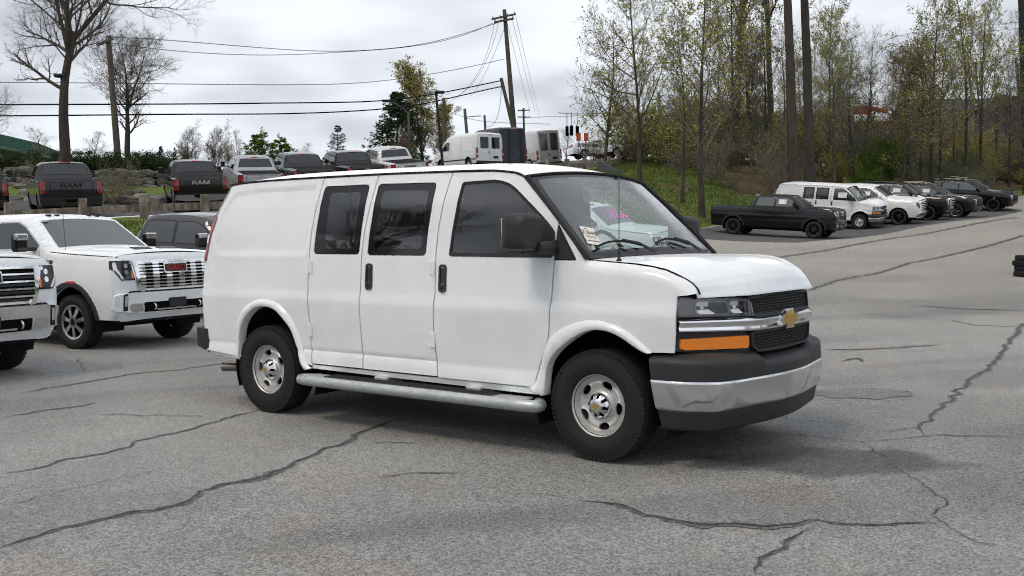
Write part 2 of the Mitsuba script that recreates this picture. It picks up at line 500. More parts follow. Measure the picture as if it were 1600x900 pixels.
# bowed drip rail and dark gap line under the roof, then the roof skin
gl = np.vstack([crv(gut, 60), apil[1:]])
gp = np.stack([gl[:, 0], -(np.interp(gl[:, 1], _zz, _ws) + .004), gl[:, 1] + .004], -1)
v('drip_rail', tube(gp, .0085, 6), 'rubber', both=True)
cg = crv(gut, 60)


def roof(u, w):
    x = np.interp(u, np.linspace(0, 1, 60), cg[:, 0])
    zg = np.interp(u, np.linspace(0, 1, 60), cg[:, 1]) + .010
    yg = np.interp(zg, _zz, _ws) - .004
    t = 2 * w - 1
    cr = .088 * np.clip((x + .66) / .5, 0, 1) ** .5 * (1 - .72 * np.clip((x - 2.0) / .75, 0, 1) ** 2)
    e = 1 - np.abs(t) ** 2.3
    ribs = 0
    xb = .055 * (1 - t * t) * np.clip((x - 2.3) / .45, 0, 1) - .05 * (1 - t * t) * np.clip((-.2 - x) / .4, 0, 1)
    return x + xb, -yg + 2 * yg * w, zg + cr * e + ribs


v('roof', patch(roof, 70, 41), 'white_paint', smooth=True)
# the rear end: face with its two doors, dark glass at the corner pillar, red tail lamp
def rear_face(u, w):
    z = .5 + 1.54 * u
    xr = np.interp(z, REAR[:, 0], REAR[:, 1])
    y = (2 * w - 1) * (np.interp(z, _zz, _ws) - .11)
    return xr - .03 * (1 - (2 * w - 1) ** 2), y, z


v('rear_panel', patch(rear_face, 30, 15), 'white_paint', smooth=True)
v('rear_panel__rear_door', join([(m := patch(lambda u, w: tuple(a + b for a, b in zip(rear_face(.03 + .94 * u, s[0] + (s[1] - s[0]) * w), (-.012, 0, 0))), 20, 8)) for s in ((.06, .497), (.503, .94))]), 'white_paint')
v('rear_panel__rear_window', join([patch(lambda u, w: tuple(a + b for a, b in zip(rear_face(.60 + .34 * u, s[0] + (s[1] - s[0]) * w), (-.018, 0, 0))), 12, 6) for s in ((.10, .46), (.54, .90))]), 'frit')


def corner(z0, z1, a0, a1, off):
    """A strip wrapped round the rear corner, a0..a1 from the side (0) to the rear face (1)."""
    def fn(u, w):
        z = z0 + (z1 - z0) * u
        g = (a0 + (a1 - a0) * w) * np.pi / 2
        xr = np.interp(z, REAR[:, 0], REAR[:, 1]); ws = np.interp(z, _zz, _ws)
        r = .11
        return xr + r - (r + off) * np.sin(g), -(ws - r + (r + off) * np.cos(g)), z
    return patch(fn, 24, 10)


v('pillar_glass', corner(1.745, 1.985, .16, 1.0, .006), 'frit', both=True)
v('tail_lamp', corner(1.325, 1.735, .02, 1.0, .008), 'red_lens', both=True)
v('tail_lamp__reverse_lens', corner(1.49, 1.57, .10, 1.0, .011), 'white_lens', both=True)
# left side of the body (seen only through the glass)
left_low = Polygon([(-.914, .502)] + rear_edge + [tuple(q) for q in gut if q[0] < 2.05] + list(map(tuple, s3)) + [(-.79, .5)]).buffer(0).difference(rarch).buffer(-G)
v('body_side', mirror(drape(left_low, vs(), .06, .012, IN)), 'white_paint')
v('front_door', mirror(drape(door_f.difference(w3), vs(), .05, .014, IN)), 'white_paint')
v('front_door_001__pane', mirror(drape(w3.buffer(-.018), vs(-.008), .08)), 'pane')
v('front_door_001__window_seal', mirror(drape(w3.buffer(.001).difference(w3.buffer(-.02)), vs(-.003), .05, .02, IN)), 'rubber')
v('fender', mirror(drape(fender, vs(), .05, .014, IN)), 'white_paint')


# wheel arch lips
def lip(outer, inner, n=50, bulge=.026):
    a, b = crv(outer, n), crv(inner, n)
    def fn(u, w):
        t = np.arange(n)
        uu = u * (n - 1)
        ax, az = np.interp(uu, t, a[:, 0]), np.interp(uu, t, a[:, 1])
        bx, bz = np.interp(uu, t, b[:, 0]), np.interp(uu, t, b[:, 1])
        k = np.clip(w / .72, 0, 1)
        x, z = ax + (bx - ax) * k, az + (bz - az) * k
        o = bulge * np.sin(np.pi * np.clip(w / .72, 0, 1) * .78 + .0) ** .8
        y = -(S0(x, z) + o * (w < .72) + (w >= .72) * (o - .075 * np.clip((w - .72) / .28, 0, 1)))
        return x, y, z
    return patch(fn, n, 15)


ro = [(-.40, .475), (-.395, .646), (-.305, .868), (-.09, .988), (.04, 1.003), (.17, .984), (.302, .913), (.425, .775), (.495, .588), (.56, .462), (.66, .452)]
ri = [(-.345, .470), (-.335, .631), (-.262, .796), (-.095, .918), (.043, .938), (.18, .912), (.29, .83), (.37, .752), (.437, .59), (.488, .462), (.52, .415)]
fo = [(2.88, .465), (2.955, .55), (3.05, .80), (3.27, .938), (3.47, .965), (3.65, .922), (3.76, .855), (3.86, .77)]
fi = [(2.99, .415), (3.024, .452), (3.045, .627), (3.226, .809), (3.422, .898), (3.61, .877), (3.752, .799), (3.836, .765)]
v('arch_lip', lip(ro, ri), 'white_paint', smooth=True, both=True)
v('arch_lip', lip(fo, fi), 'white_paint', smooth=True, both=True)
v('rocker_panel', join([drape(Polygon([(.60, .468), (2.93, .462), (2.93, .415), (.60, .435)]), vs(-.012), .08, .05, IN), drape(Polygon([(-.89, .498), (-.36, .468), (-.36, .44), (-.78, .475)]), vs(-.03), .08, .05, IN)]), 'white_paint', both=True)

# liners and everything dark behind the skins
shell = Polygon([(-.88, .48)] + [(x + .02, z) for x, z in rear_edge] + [tuple(q - np.array([0, .01])) for q in gut] + [tuple(q) for q in apil] + [tuple(q - np.array([0.0, .02])) for q in SEAM if 3.36 < q[0] < 4.1] + [(4.0, 1.12), (4.0, .80), (3.0, .45)]).buffer(0)
holes = rarch.buffer(.02).union(farch.buffer(.02))
bodyliner = shell.difference(w1).difference(w2).difference(w3).difference(holes)
lin = drape(bodyliner, lambda x, z: np.stack([x, -(S0(x, z) - .055 - .09 * np.clip((x - 3.3) / .1, 0, 1)), z], -1), .08)
v('inner_lining', join([lin, mirror(drape(shell.difference(w3).difference(holes), lambda x, z: np.stack([x, -(S0(x, z) - .055 - .09 * np.clip((x - 3.3) / .1, 0, 1)), z], -1), .1))]), 'trim_grey')
v('roof_lining', patch(lambda u, w: tuple(a + b for a, b in zip(roof(u * .97, .03 + .94 * w), (0, 0, -.05))), 20, 9), 'trim_grey')
v('underbody', join([box(-.85, 3.95, -.86, .86, .44, .50, .02), box(-.6, 2.9, -.72, .72, .27, .45, .03), box(3.0, 4.0, -.6, .6, .24, .5, .03)]), 'under_black')  # middle box made wider and lower to block light passing under the van
well = lambda cx, r: patch(lambda u, w: (cx + r * np.cos(np.pi * (1.12 - 1.24 * u)), -.93 + .45 * w, .40 + r * np.sin(np.pi * (1.12 - 1.24 * u))), 24, 3)
v('wheel_well', join([well(.07, .54), tf(M([(-.55, 0, .2), (.68, 0, .2), (.68, 0, .98), (-.55, 0, .98)], [[0, 1, 2, 3]]), t=(0, -.50, 0))]), 'under_black', both=True)
v('wheel_well', join([well(3.43, .54), tf(M([(2.85, 0, .2), (4.0, 0, .2), (4.0, 0, .98), (2.85, 0, .98)], [[0, 1, 2, 3]]), t=(0, -.50, 0))]), 'under_black', both=True)
v('mud_flap', box(-.385, -.335, -.955, -.70, .42, .60, .012), 'black_plastic')
v('bulkhead', M([(1.75, -.88, .5), (1.75, .88, .5), (1.75, .80, 2.0), (1.75, -.80, 2.0)], [[0, 1, 2, 3]]), 'trim_grey', smooth=False)

# windscreen with dark border, header, base cowl
AP0, AP1 = np.array([2.752, 1.958]), np.array([3.352, 1.374])


def wind(u, w, off=0.0):
    """u: -1 right .. 1 left, w: 0 base .. 1 header."""
    x = AP1[0] + (AP0[0] - AP1[0]) * w
    z = AP1[1] + (AP0[1] - AP1[1]) * w
    y = np.interp(z, _zz, _ws) - .006
    k = 1 - np.abs(u) ** 2.2
    bx = (.10 * (1 - w) + .055 * w)
    bz = .052 * w * k + .02 * np.sin(np.pi * w) * k
    return x + bx * k + off * .7, u * y, z + bz + .045 * (1 - w) * k * .4 + off * .7


def wsheet(poly, off, cell=.06):
    return drape(poly, lambda a, b: np.stack(wind(a, b, off), -1), cell, cz=cell)


full = sbox(-1, 0.0, 1, 1)
clear = rpoly([(-.915, .075), (.915, .075), (.895, .945), (-.895, .945)], .03)
v('windscreen', wsheet(clear, -.001), 'pane', smooth=True)
v('windscreen__frit_border', wsheet(full.difference(clear), 0, .05), 'frit')
v('windscreen__moulding', join([tube(np.stack(wind(np.full(20, s), np.linspace(0, 1, 20), .006), -1), .013, 6) for s in (-.985, .985)] + [tube(np.stack(wind(np.linspace(-1, 1, 30), np.full(30, 1.0), .004), -1), .011, 6)]), 'rubber')


BOW = lambda y: .06 * y ** 2 + .32 * ((np.abs(y) - .52) + np.sqrt((np.abs(y) - .52) ** 2 + .0016)) - .0010


def hood(u, w):
    """u: 0 rear .. 1 lip, w: 0 right seam .. 1 left seam."""
    n = np.arange(len(SEAM[1:]))
    uu = u ** .9 * (len(n) - 1)
    sx, sz = np.interp(uu, n, SEAM[1:, 0]), np.interp(uu, n, SEAM[1:, 1])
    ys = np.interp(sx, [3.35, 3.7, 4.0, 4.15], [.905, .905, .885, .845])
    t = 2 * w - 1
    k = 1 - np.abs(t) ** 2.4
    lipx = 4.362 - BOW(ys * t) - 4.145
    us = u ** 1.6
    xb = .145 * (1 - us) * (1 - np.abs(t) ** 2) + us * lipx
    zc = k * (.020 + .055 * np.sin(np.pi * u ** 1.3) - .004 * u)
    crease = .012 * np.exp(-((np.abs(t) - .60) / .07) ** 2) * np.sin(np.pi * np.clip(u, 0, 1) ** .7)
    return sx + xb, ys * t, sz + zc + crease


def hood_edge(u, w):
    x, y, z = hood(np.full_like(u, 1.0), w)
    return x + .012 * np.sin(np.pi / 2 * u), y, z - .030 * u


hm = patch(hood, 44, 61)
v('hood', join([hm, patch(hood_edge, 8, 61)]), 'white_paint', smooth=40)
v('hood_gap', join([tube(np.stack([SEAM[1:, 0], -np.interp(SEAM[1:, 0], [3.35, 3.7, 4.0, 4.15], [.907, .907, .887, .848]) , SEAM[1:, 1] - .004], -1), .006, 6)]), 'gap_black', both=True)
v('cowl', patch(lambda u, w: tuple((1 - u) * np.asarray(a) + u * np.asarray(b) + np.asarray(c) for a, b, c in zip(wind(2 * w - 1, np.full_like(w, .045), .001), hood(np.full_like(w, .0), w), (.0, 0., .002))), 6, 40), 'black_plastic', smooth=True)
# wipers
for y0, y1 in ((-.30, -.80), (.42, -.12)):
    a = np.array(wind(y0 / .93, .04, .02)); 
    pv = np.array([a[0] + .06, y0 + .02, a[2] - .02])
    tip = np.linspace(0, 1, 16)
    yy = y1 + (y0 - .02 - y1) * tip
    bl = np.stack([np.array(wind(q / .93, .055 + .085 * np.sin(np.pi * (.15 + .75 * s)), .022)) for q, s in zip(yy, tip)])
    mid = bl[9] + np.array([.012, 0, .012])
    w_ = v('wiper', tube(np.vstack([pv, pv * .5 + mid * .5 + [0, 0, .02], mid]), [.013, .009, .007], 6), 'black_plastic')
    put(w_ + '__blade', tube(bl, .0085, 6), 'rubber', VX)
v('aerial', join([tube([(3.549, -.862, 1.355), (3.549, -.862, 2.21)], [.003, .002], 6), lathe([(.0, .0), (.02, .0), (.015, .02), (.008, .03), (.006, .09), (.0, .09)], 12, 'z')[0:1] and tf(lathe([(.0, 0.), (.021, .0), (.016, .02), (.008, .028), (.006, .085), (.0, .085)], 14, 'z'), t=(3.549, -.862, 1.352))]), 'gloss_black')
v('roof_fin', hull([(2.60, .33, 2.06), (2.60, .39, 2.06), (2.82, .335, 2.035), (2.82, .385, 2.035), (2.605, .355, 2.135), (2.605, .365, 2.135), (2.64, .36, 2.13)]), 'charcoal_paint')

# the front end: everything is laid over one bowed face F(y, z)


def F(off=0.0, lean=.06):
    return lambda y, z: np.stack([4.350 - BOW(y) - np.maximum(0, (z - .98)) * .18 + off, y, z], -1)


BK = (-1, 0, 0)
lipz = 1.135
face = rpoly([(-.944, .785), (-.944, 1.11), (-.90, 1.135), (.90, 1.135), (.944, 1.11), (.944, .785), (.6, .745), (-.6, .745)], .02)
v('grille_surround', drape(face, F(-.030), .05, .05, BK), 'black_plastic')


def sym(poly): return poly, shapely.affinity.scale(poly, -1, 1, origin=(0, 0))


import shapely.affinity
hl = rpoly([(-.940, 1.005), (-.940, 1.095), (-.912, 1.130), (-.52, 1.118), (-.475, 1.085), (-.465, .995)], .014)
for k, q in enumerate(sym(hl)):
    h = v('headlight', drape(q, F(-.012), .04, .02, BK), 'frit')
    sgn = 1 if k == 0 else -1
    put(h + '__bezel', drape(q.buffer(-.004).difference(q.buffer(-.016)), F(-.008), .04, .01, BK), 'gloss_black', VX)
    for yc, ww in ((-.725, .098), (-.555, .070)):
        y0, y1 = (yc - ww, yc + ww) if sgn > 0 else (-yc - ww, -yc + ww)
        cell_ = rpoly([(y0, 1.015), (y0, 1.105), (y1, 1.10), (y1, 1.012)], .028)
        o_, i_ = (y0, y1) if sgn > 0 else (y1, y0)
        q1_ = Polygon([(o_, 1.108), (o_ + (i_ - o_) * .42, 1.108), (o_ + (i_ - o_) * .36, 1.068), (o_, 1.072)]).intersection(cell_.buffer(-.006))
        q2_ = Polygon([(o_, 1.046), (o_ + (i_ - o_) * .36, 1.05), (o_ + (i_ - o_) * .62, 1.01), (o_, 1.0)]).intersection(cell_.buffer(-.006))
        put(h + '__reflector', drape(cell_, F(-.008), .03, .01, BK), 'dark_chrome', VX)
        put(h + '__reflector_shade', drape(cell_.buffer(-.007), F(-.006), .03), 'gap_black', VX)
        put(h + '__reflector_top', drape(q1_, F(-.003), .02, .004, BK), 'lamp_silver', VX)  # flat silver patch: bright reflection in the upper bowl, painted as colour
        put(h + '__reflector_bowl', drape(q2_, F(-.003), .02, .004, BK), 'white_lens', VX)  # flat white patch: bright reflection in the lower bowl, painted as colour
        put(h + '__bulb', tf(ico(.013), None, F(.002)(np.array([o_ + (i_ - o_) * .16]), np.array([1.060]))[0]), 'white_lens', VX)
    put(h + '__lens', drape(q.buffer(-.004), F(.012), .04), 'lens_clear', VX, True)
up = rpoly([(-.462, 1.005), (-.50, 1.112), (0, 1.128), (.50, 1.112), (.462, 1.005)], .012)
lo = rpoly([(-.485, .888), (-.47, .80), (-.40, .765), (0, .757), (.40, .765), (.47, .80), (.485, .888)], .02)


def honey(poly, s=.0255, w=.0062):
    """A honeycomb mesh as one sheet with real holes."""
    x0, z0, x1, z1 = poly.bounds
    cells = []
    r = s / math.sqrt(3) - w / 2
    hx = np.array([(math.cos(a), math.sin(a) * .82) for a in np.arange(6) * math.pi / 3 + math.pi / 6]) * r
    row, zz = 0, z0
    while zz < z1 + s:
        xx = x0 + (s / 2 if row % 2 else 0)
        while xx < x1 + s:
            cells.append(Polygon(hx + [xx, zz])); xx += s
        zz += s * .72; row += 1
    return poly.difference(shapely.union_all([c for c in cells if c.intersects(poly)]))


for q in (up, lo):
    g = v('grille', drape(honey(q), F(-.004), .2, .012, BK), 'black_plastic', smooth=False)
    put(g + '__frame', drape(q.buffer(.012).difference(q.buffer(-.004)), F(.008), .05, .03, BK), 'black_plastic', VX)
    put(g + '__backing', drape(q, F(-.026), .1), 'gap_black', VX)


def bar_prof(u, w):
    """chrome bar across the whole nose: a flat top facet and a hollow lower face."""
    y = -.944 + 1.888 * u
    zt, zb = 1.000 - .004 * np.abs(y), .897 + .012 * np.abs(y) ** 2
    pz = np.array([0, .04, .24, .30, .6, .9, .97, 1.0]); px = np.array([-.03, .0, .036, .038, .026, .030, .026, -.02])
    k = np.clip((np.abs(y) - .42) / .12, 0, 1); kk = k * k * (3 - 2 * k)
    base = F(0)(y, zt + (zb - zt) * w)
    return base[..., 0] + np.interp(w, pz, px) * (1 - .35 * kk) + .0, y, zt + (zb - zt) * w


v('chrome_grille_bar', patch(bar_prof, 90, 22), 'chrome', smooth=50)
amb = rpoly([(-.908, .792), (-.908, .862), (-.515, .872), (-.515, .790)], .014)
for q in sym(amb):
    a = v('turn_signal', drape(q, F(.004), .04, .03, BK), 'amber_lens')
    b = q.bounds
    lens = join([box(-.004, .004, y, y + .004, b[1] + .008, b[3] - .008) for y in []] or [drape(sbox(b[0] + .15, b[1] + .01, b[0] + .153, b[3] - .01), F(.0065), .05)])
    put(a + '__rib', lens, 'amber_lens', VX)
# gold cross emblem
BT = np.array([(-.085, -.022), (-.038, -.022), (-.030, -.052), (.046, -.052), (.038, -.022), (.085, -.022), (.085, .022), (.038, .022), (.030, .052), (-.046, .052), (-.038, .022), (-.085, .022)])
BT = BT * [1.36, 1.02]
bt = Polygon([(a + .18 * b, b) for a, b in BT])
sq = shapely.affinity.translate(bt, 0, .953)
e = v('emblem', drape(sq.buffer(.014, join_style=2), F(.046), .05, .04, BK), 'chrome', smooth=False)
put(e + '__gold_inlay', drape(sq.buffer(.003, join_style=2), F(.0495), .05, .006, BK), 'gold', VX, False)

# front bumper, swept round both corners
def bump_path(x0, halfw, xe, n=81):
    p = crv([(xe, -halfw), (xe + .12, -halfw + .002), (4.09, -halfw + .022), (4.20, -halfw + .075), (4.285, -.845), (4.355, -.58), (x0 - .022, -.30), (x0, 0), (x0 - .022, .30), (4.355, .58), (4.285, .845), (4.20, halfw - .075), (4.09, halfw - .022), (xe + .12, halfw - .002), (xe, halfw)], n)
    return p


bp_ = bump_path(4.425, .994, 3.84)


def bumper_part(rows, m, part, smooth=50, shelf=False):
    """rows: (offset outwards, z) from top to bottom; the end of the bumper slants as in the photo."""
    t, a, b = frames(np.c_[bp_, np.zeros(len(bp_))])
    N = np.c_[t[:, 1], -t[:, 0]]
    R = np.array(rows)
    s = np.linspace(0, 1, len(bp_))
    e = np.minimum(s, 1 - s)
    out = []
    for o, z in R:
        q = bp_ + N * np.reshape(o, (-1, 1))
        sh = np.clip((.78 - z) * .17, 0, .1) * np.clip(1 - e / .12, 0, 1)
        dip = 0
        if shelf and z > .69:
            k = np.clip((.43 - np.abs(q[:, 1])) / .06, 0, 1)
            dip = -.045 * k * k * (3 - 2 * k)
        out.append(np.c_[q[:, 0] + sh, q[:, 1], np.full(len(q), z) + dip])
    V = np.stack(out, 1)
    n, k = V.shape[:2]
    i, j = np.meshgrid(np.arange(n - 1), np.arange(k - 1), indexing='ij')
    qd = np.stack([i * k + j, (i + 1) * k + j, (i + 1) * k + j + 1, i * k + j + 1], -1).reshape(-1, 4)
    return v(part, M(V.reshape(-1, 3), qd), m, smooth)


bumper_part([(-.20, .778), (-.07, .762), (-.022, .742), (-.004, .722), (.0, .70), (.004, .61), (-.002, .600), (-.03, .597)], 'black_plastic', 'bumper_cover', shelf=True)
bumper_part([(-.03, .604), (.004, .603), (.012, .596), (.014, .58), (.002, .43), (-.012, .405), (-.05, .395)], 'chrome', 'front_bumper')
bumper_part([(-.03, .40), (-.028, .39), (-.045, .29), (-.06, .275), (-.12, .27)], 'black_plastic', 'air_dam')
for y in (-.60, -.53):
    pass
v('rear_bumper', join([hull([(x, y, z) for x, y in ((-1.06, -.86), (-1.04, -.93), (-.86, -.985), (-.80, -.985), (-.80, -.9), (-1.06, .0)) for z in (.53, .70)] + [(x, y, z) for x, y in ((-1.03, -.86), (-.86, -.97), (-.8, -.97)) for z in (.50, .715)])]), 'black_plastic')
v('rear_bumper__cross_bar', box(-1.06, -.94, -.86, .95, .50, .68, .02), 'satin_chrome')
v('exhaust_pipe', join([tube([(-.10, -.62, .34), (-.40, -.78, .355), (-.70, -.90, .345)], .038, 16, caps=False), lathe([(.0, .0), (.03, .0)], 8)]), 'exhaust_steel', smooth=True)
v('exhaust_pipe__inside', tube([(-.10, -.62, .34), (-.40, -.78, .355), (-.69, -.896, .345)], .034, 14), 'gap_black')

# door hardware
for x, z in ((1.296, 1.220), (2.074, 1.220)):
    o = rpoly([(x - .036, z - .105), (x - .036, z + .105), (x + .036, z + .105), (x + .036, z - .105)], .028)
    q = rpoly([(x - .020, z - .045), (x - .020, z + .085), (x + .020, z + .085), (x + .020, z - .045)], .016)
    d = 'cargo_door_001' if x < 2 else 'front_door'
    v(d + '__handle', join([drape(o.difference(q), vs(.012), .02, .016, IN), drape(rpoly([(x - .016, z - .04), (x - .016, z + .075), (x + .012, z + .075), (x + .012, z - .04)], .01), vs(.006), .02, .02, IN), tf(lathe([(.0, -.004), (.011, -.004), (.013, 0), (.013, .006)], 14), t=(x, -float(S(x, z - .07)) - .012, z - .072))]), 'gloss_black')
for d, x, z in (('cargo_door', .597, .763), ('cargo_door', .594, 1.288), ('cargo_door_001', 1.968, 1.295), ('cargo_door_001', 1.968, .752)):
    y = -float(S(x, z))
    hx = box(x - .024, x + .026, y - .012, y + .004, z - .055, z + .055, .004)
    v(d + '__hinge', join([hx, tube([(x + (.026 if 'n_' else 0), y - .010, z - .055), (x + .026, y - .010, z + .055)], .009, 8)] + [tf(lathe([(.0, -.006), (.006, -.006), (.007, 0)], 8), t=(x - .008, y - .012, z + dz)) for dz in (-.035, 0, .035)]), 'white_paint')
# mirror
mh = np.array([(2.845, 1.677), (2.92, 1.69), (3.01, 1.685), (3.05, 1.655), (3.055, 1.45), (3.03, 1.436), (2.87, 1.436), (2.845, 1.46)])
mp = shapely.affinity.translate(Polygon(mh), .02, .0).buffer(-.035).buffer(.035, quad_segs=6)
mr = np.asarray(mp.exterior.coords)[:-1]
mc = mr.mean(0)
lay = [(.86, -1.055), (.985, -1.075), (1.0, -1.12), (1.0, -1.21), (.97, -1.25), (.88, -1.275), (.5, -1.29)]
rot_m = lambda V: (V - [3.0, -1.1, 1.56]) @ rotz(.50).T + [3.0, -1.1, 1.56]
mv = np.stack([np.c_[mc[0] + (mr[:, 0] - mc[0]) * s, np.full(len(mr), y), mc[1] + (mr[:, 1] - mc[1]) * s] for s, y in lay], 1)


def lay_mesh(V):
    n, k = V.shape[:2]
    i, j = np.meshgrid(np.arange(n), np.arange(k - 1), indexing='ij')
    q = np.stack([i * k + j, ((i + 1) % n) * k + j, ((i + 1) % n) * k + j + 1, i * k + j + 1], -1).reshape(-1, 4)
    v_, f_ = M(V.reshape(-1, 3), q)
    for e in (0, k - 1):
        c = len(v_); v_ = np.vstack([v_, V[:, e].mean(0)[None]])
        ii = np.arange(n)
        f_ = np.vstack([f_, np.stack([np.full(n, c), ii * k + e, ((ii + 1) % n) * k + e], -1)])
    return v_, f_


mm = lay_mesh(mv)
mhs = v('side_mirror', mm, 'black_plastic', smooth=50)
put(mhs + '__arm', join([tube([(3.07, -1.13, 1.455), (3.085, -1.02, 1.45), (3.075, -.95, 1.45)], [.034, .040, .048], 12, flat=1.2), tube([(3.075, -.985, 1.40), (3.075, -.985, 1.50)], .040, 14)]), 'black_plastic', VX, 40)
put(mhs + '__glass', box(2.858, 2.862, -1.262, -1.085, 1.46, 1.655), 'chrome', VX, False)
v('side_mirror', tf(mirror(join([mm, box(3.0, 3.06, -1.1, -.93, 1.43, 1.48, .01)])), None, (.02, -.07, .0)), 'black_plastic', smooth=50)

# step bar
sb = crv([(.66, -.93, .352), (.58, -1.00, .352), (.56, -1.055, .353), (.62, -1.09, .354), (.8, -1.095, .354), (1.8, -1.095, .354), (2.75, -1.095, .354), (2.95, -1.09, .354), (3.005, -1.055, .353), (2.99, -1.0, .352), (2.92, -.93, .352)], 60)
v('step_bar', tube(sb, .043, 14), 'galvanised', smooth=True)
pad = v('step_bar__tread', box(.86, 2.62, -1.10, -.955, .388, .402, .006), 'black_plastic')
for k in range(5):
    v('step_bar__tread_rib', box(.88, 2.60, -1.088 + k * .028, -1.076 + k * .028, .402, .407, .002), 'rubber')
for x0, x1 in ((.68, .86), (2.62, 2.90)):
    v('step_bar__end_plate', box(x0, x1, -1.09, -.96, .38, .396, .006), 'galvanised')
for x in (1.35, 2.3):
    v('step_bar__bracket', box(x, x + .14, -1.0, -.6, .385, .43, .01), 'galvanised')

# wheels
def tyre(R, w, rim, n=120):
    h = w / 2
    prof = [(rim - .012, -h * .66), (rim, -h * .80), (rim + .012, -h * .90), (rim + (R - rim) * .30, -h * 1.0), (rim + (R - rim) * .42, -h * 1.015), (rim + (R - rim) * .46, -h * 1.008), (rim + (R - rim) * .62, -h * .985), (R - .032, -h * .915), (R - .015, -h * .84), (R - .006, -h * .74)]
    tread = []
    gw = .0045
    for c in (-.50, -.17, .17, .50):
        tread += [(R - .002 * (abs(c) > .3), h * c - gw), (R - .012, h * c - gw * .7), (R - .012, h * c + gw * .7), (R - .002 * (abs(c) > .3), h * c + gw)]
    prof = np.array(prof + tread + [(r, -y) for r, y in prof[::-1]])
    V, Fc = lathe(prof, n)
    return V, Fc


def tread_blocks(R, w, n=64):
    ms = []
    for k in range(n):
        a = 2 * np.pi * k / n
        for s in (-1, 1):
            b = box(-.009, .009, s * w * .5 * .80 - .022, s * w * .5 * .80 + .022, -.006, .0085, .003) if False else box(-.012, .012, min(s * w * .36, s * w * .475), max(s * w * .36, s * w * .43), -.03, -.0062)
            V = b[0] + [0, 0, R - .002]
            c, sn = math.cos(a), math.sin(a)
            ms.append((np.c_[V[:, 0] * c - V[:, 2] * sn, V[:, 1], V[:, 0] * sn + V[:, 2] * c], b[1]))
    return join(ms)


RT, WT, RR = .385, .245, .213
ty = join([tyre(RT, WT, RR, 120), tread_blocks(RT - .0025, WT, 72)])


def dish(r):
    """y offset of the steel disc (negative is outwards) by radius."""
    return np.interp(r, [0, .075, .085, .105, .135, .160, .178, .190, .205, .2125, .216], [-.012, -.012, .004, .012, .002, -.004, .016, .022, -.026, -.036, -.036])


disc = Point(0, 0).buffer(.190, quad_segs=24)
slots = []
for k in range(5):
    a = math.radians(90 + 72 * k + 36)
    e = shapely.affinity.rotate(shapely.affinity.scale(Point(0, 0).buffer(1, quad_segs=8), .043, .025), math.degrees(a) + 90)
    slots.append(shapely.affinity.translate(e, .146 * math.cos(a), .146 * math.sin(a)))
slotu = shapely.union_all(slots)


def dishf(off=0.0):
    def fn(a, b):
        r = np.hypot(a, b)
        y = dish(r) + off
        d = shapely.distance(slotu, shapely.points(a, b))
        y = y - .007 * np.exp(-(d / .009) ** 2)
        return np.stack([a, y, b], -1)
    return fn


rimm = drape(disc.difference(slotu), dishf(), .011, .016, (0, 1, 0))
barrel = lathe([(.189, .0215), (.192, .021), (.197, .004), (.205, -.026), (.209, -.033), (.2125, -.036), (.217, -.035), (.222, -.030), (.222, -.02), (.2, -.01), (.198, .16)], 60)
capd = Point(0, 0).buffer(.088, quad_segs=20)
capn = []
for k in range(8):
    a = 2 * math.pi * (k + .5) / 8
    e = rpoly([(-.017, -.0105), (.017, -.0105), (.017, .0105), (-.017, .0105)], .0095)
    capn.append(shapely.affinity.translate(shapely.affinity.rotate(e, math.degrees(a), origin=(0, 0)), .066 * math.cos(a), .066 * math.sin(a)))
capu = shapely.union_all(capn)
capf = lambda a, b: np.stack([a, -.012 - np.interp(np.hypot(a, b), [0, .040, .046, .075, .088], [.058, .056, .052, .030, .008]), b], -1)
cap = drape(capd.difference(capu), capf, .010, .012, (0, 1, 0))
capb = lathe([(.0, -.022), (.085, -.012)], 24)
bts = Polygon([(a * .24 + .07 * b, b * .40) for a, b in BT])
for nm, x, sd in (('rear', 0.0, -1), ('front', 3.43, -1), ('rear', 0.0, 1), ('front', 3.43, 1)):
    yc = sd * (.972 - WT / 2)
    flip = (lambda m: m) if sd < 0 else (lambda m: (m[0] * [1, -1, 1], m[1][:, ::-1]))
    rot = roty(.42 if nm == 'rear' else -.22)
    W = 'cargo_van__wheel' + ('' if (nm, sd) == ('rear', -1) else {('front', -1): '_001', ('rear', 1): '_002', ('front', 1): '_003'}[(nm, sd)])
    P = lambda m, dy=0.0: tf(flip(tf(m, rot, (0, dy, 0))), None, (x, yc, .382))
    put(W + '__tyre', P(ty), 'rubber', VX, 40)
    ex = .0 if nm == 'front' else .0
    put(W + '__rim', join([P(rimm, -.062), P(barrel, -.062)]), 'steel_rim', VX, 40)
    put(W + '__brake_drum', P(lathe([(.0, .0), (.15, .0), (.16, .02), (.16, .1)], 32), -.005), 'under_black', VX)
    if sd < 0:
        put(W + '__hub_cap', P(cap, -.062), 'chrome', VX, 40)
        put(W + '__hub_cap_recess', P(capb, -.062), 'under_black', VX)
        put(W + '__hub_emblem', P(drape(bts, lambda a, b: np.stack([a, np.full_like(a, -.0715), b], -1), .05, .003, (0, 1, 0)), -.062), 'gold', VX, False)

# papers and writing on the windscreen
def on_wind(m, u, w, ang, off=-.004, s=1.0):
    c = np.array(wind(u, w, off)); du = np.array(wind(u + .01, w, off)) - c; dw = np.array(wind(u, w + .01, off)) - c
    n = np.cross(du, dw); n /= np.linalg.norm(n)
    du /= np.linalg.norm(du); dv = np.cross(n, du)
    ex, ey = math.cos(ang) * du + math.sin(ang) * dv, -math.sin(ang) * du + math.cos(ang) * dv
    return (m[0] * s) @ np.stack([ex, ey, n]) + c, m[1]


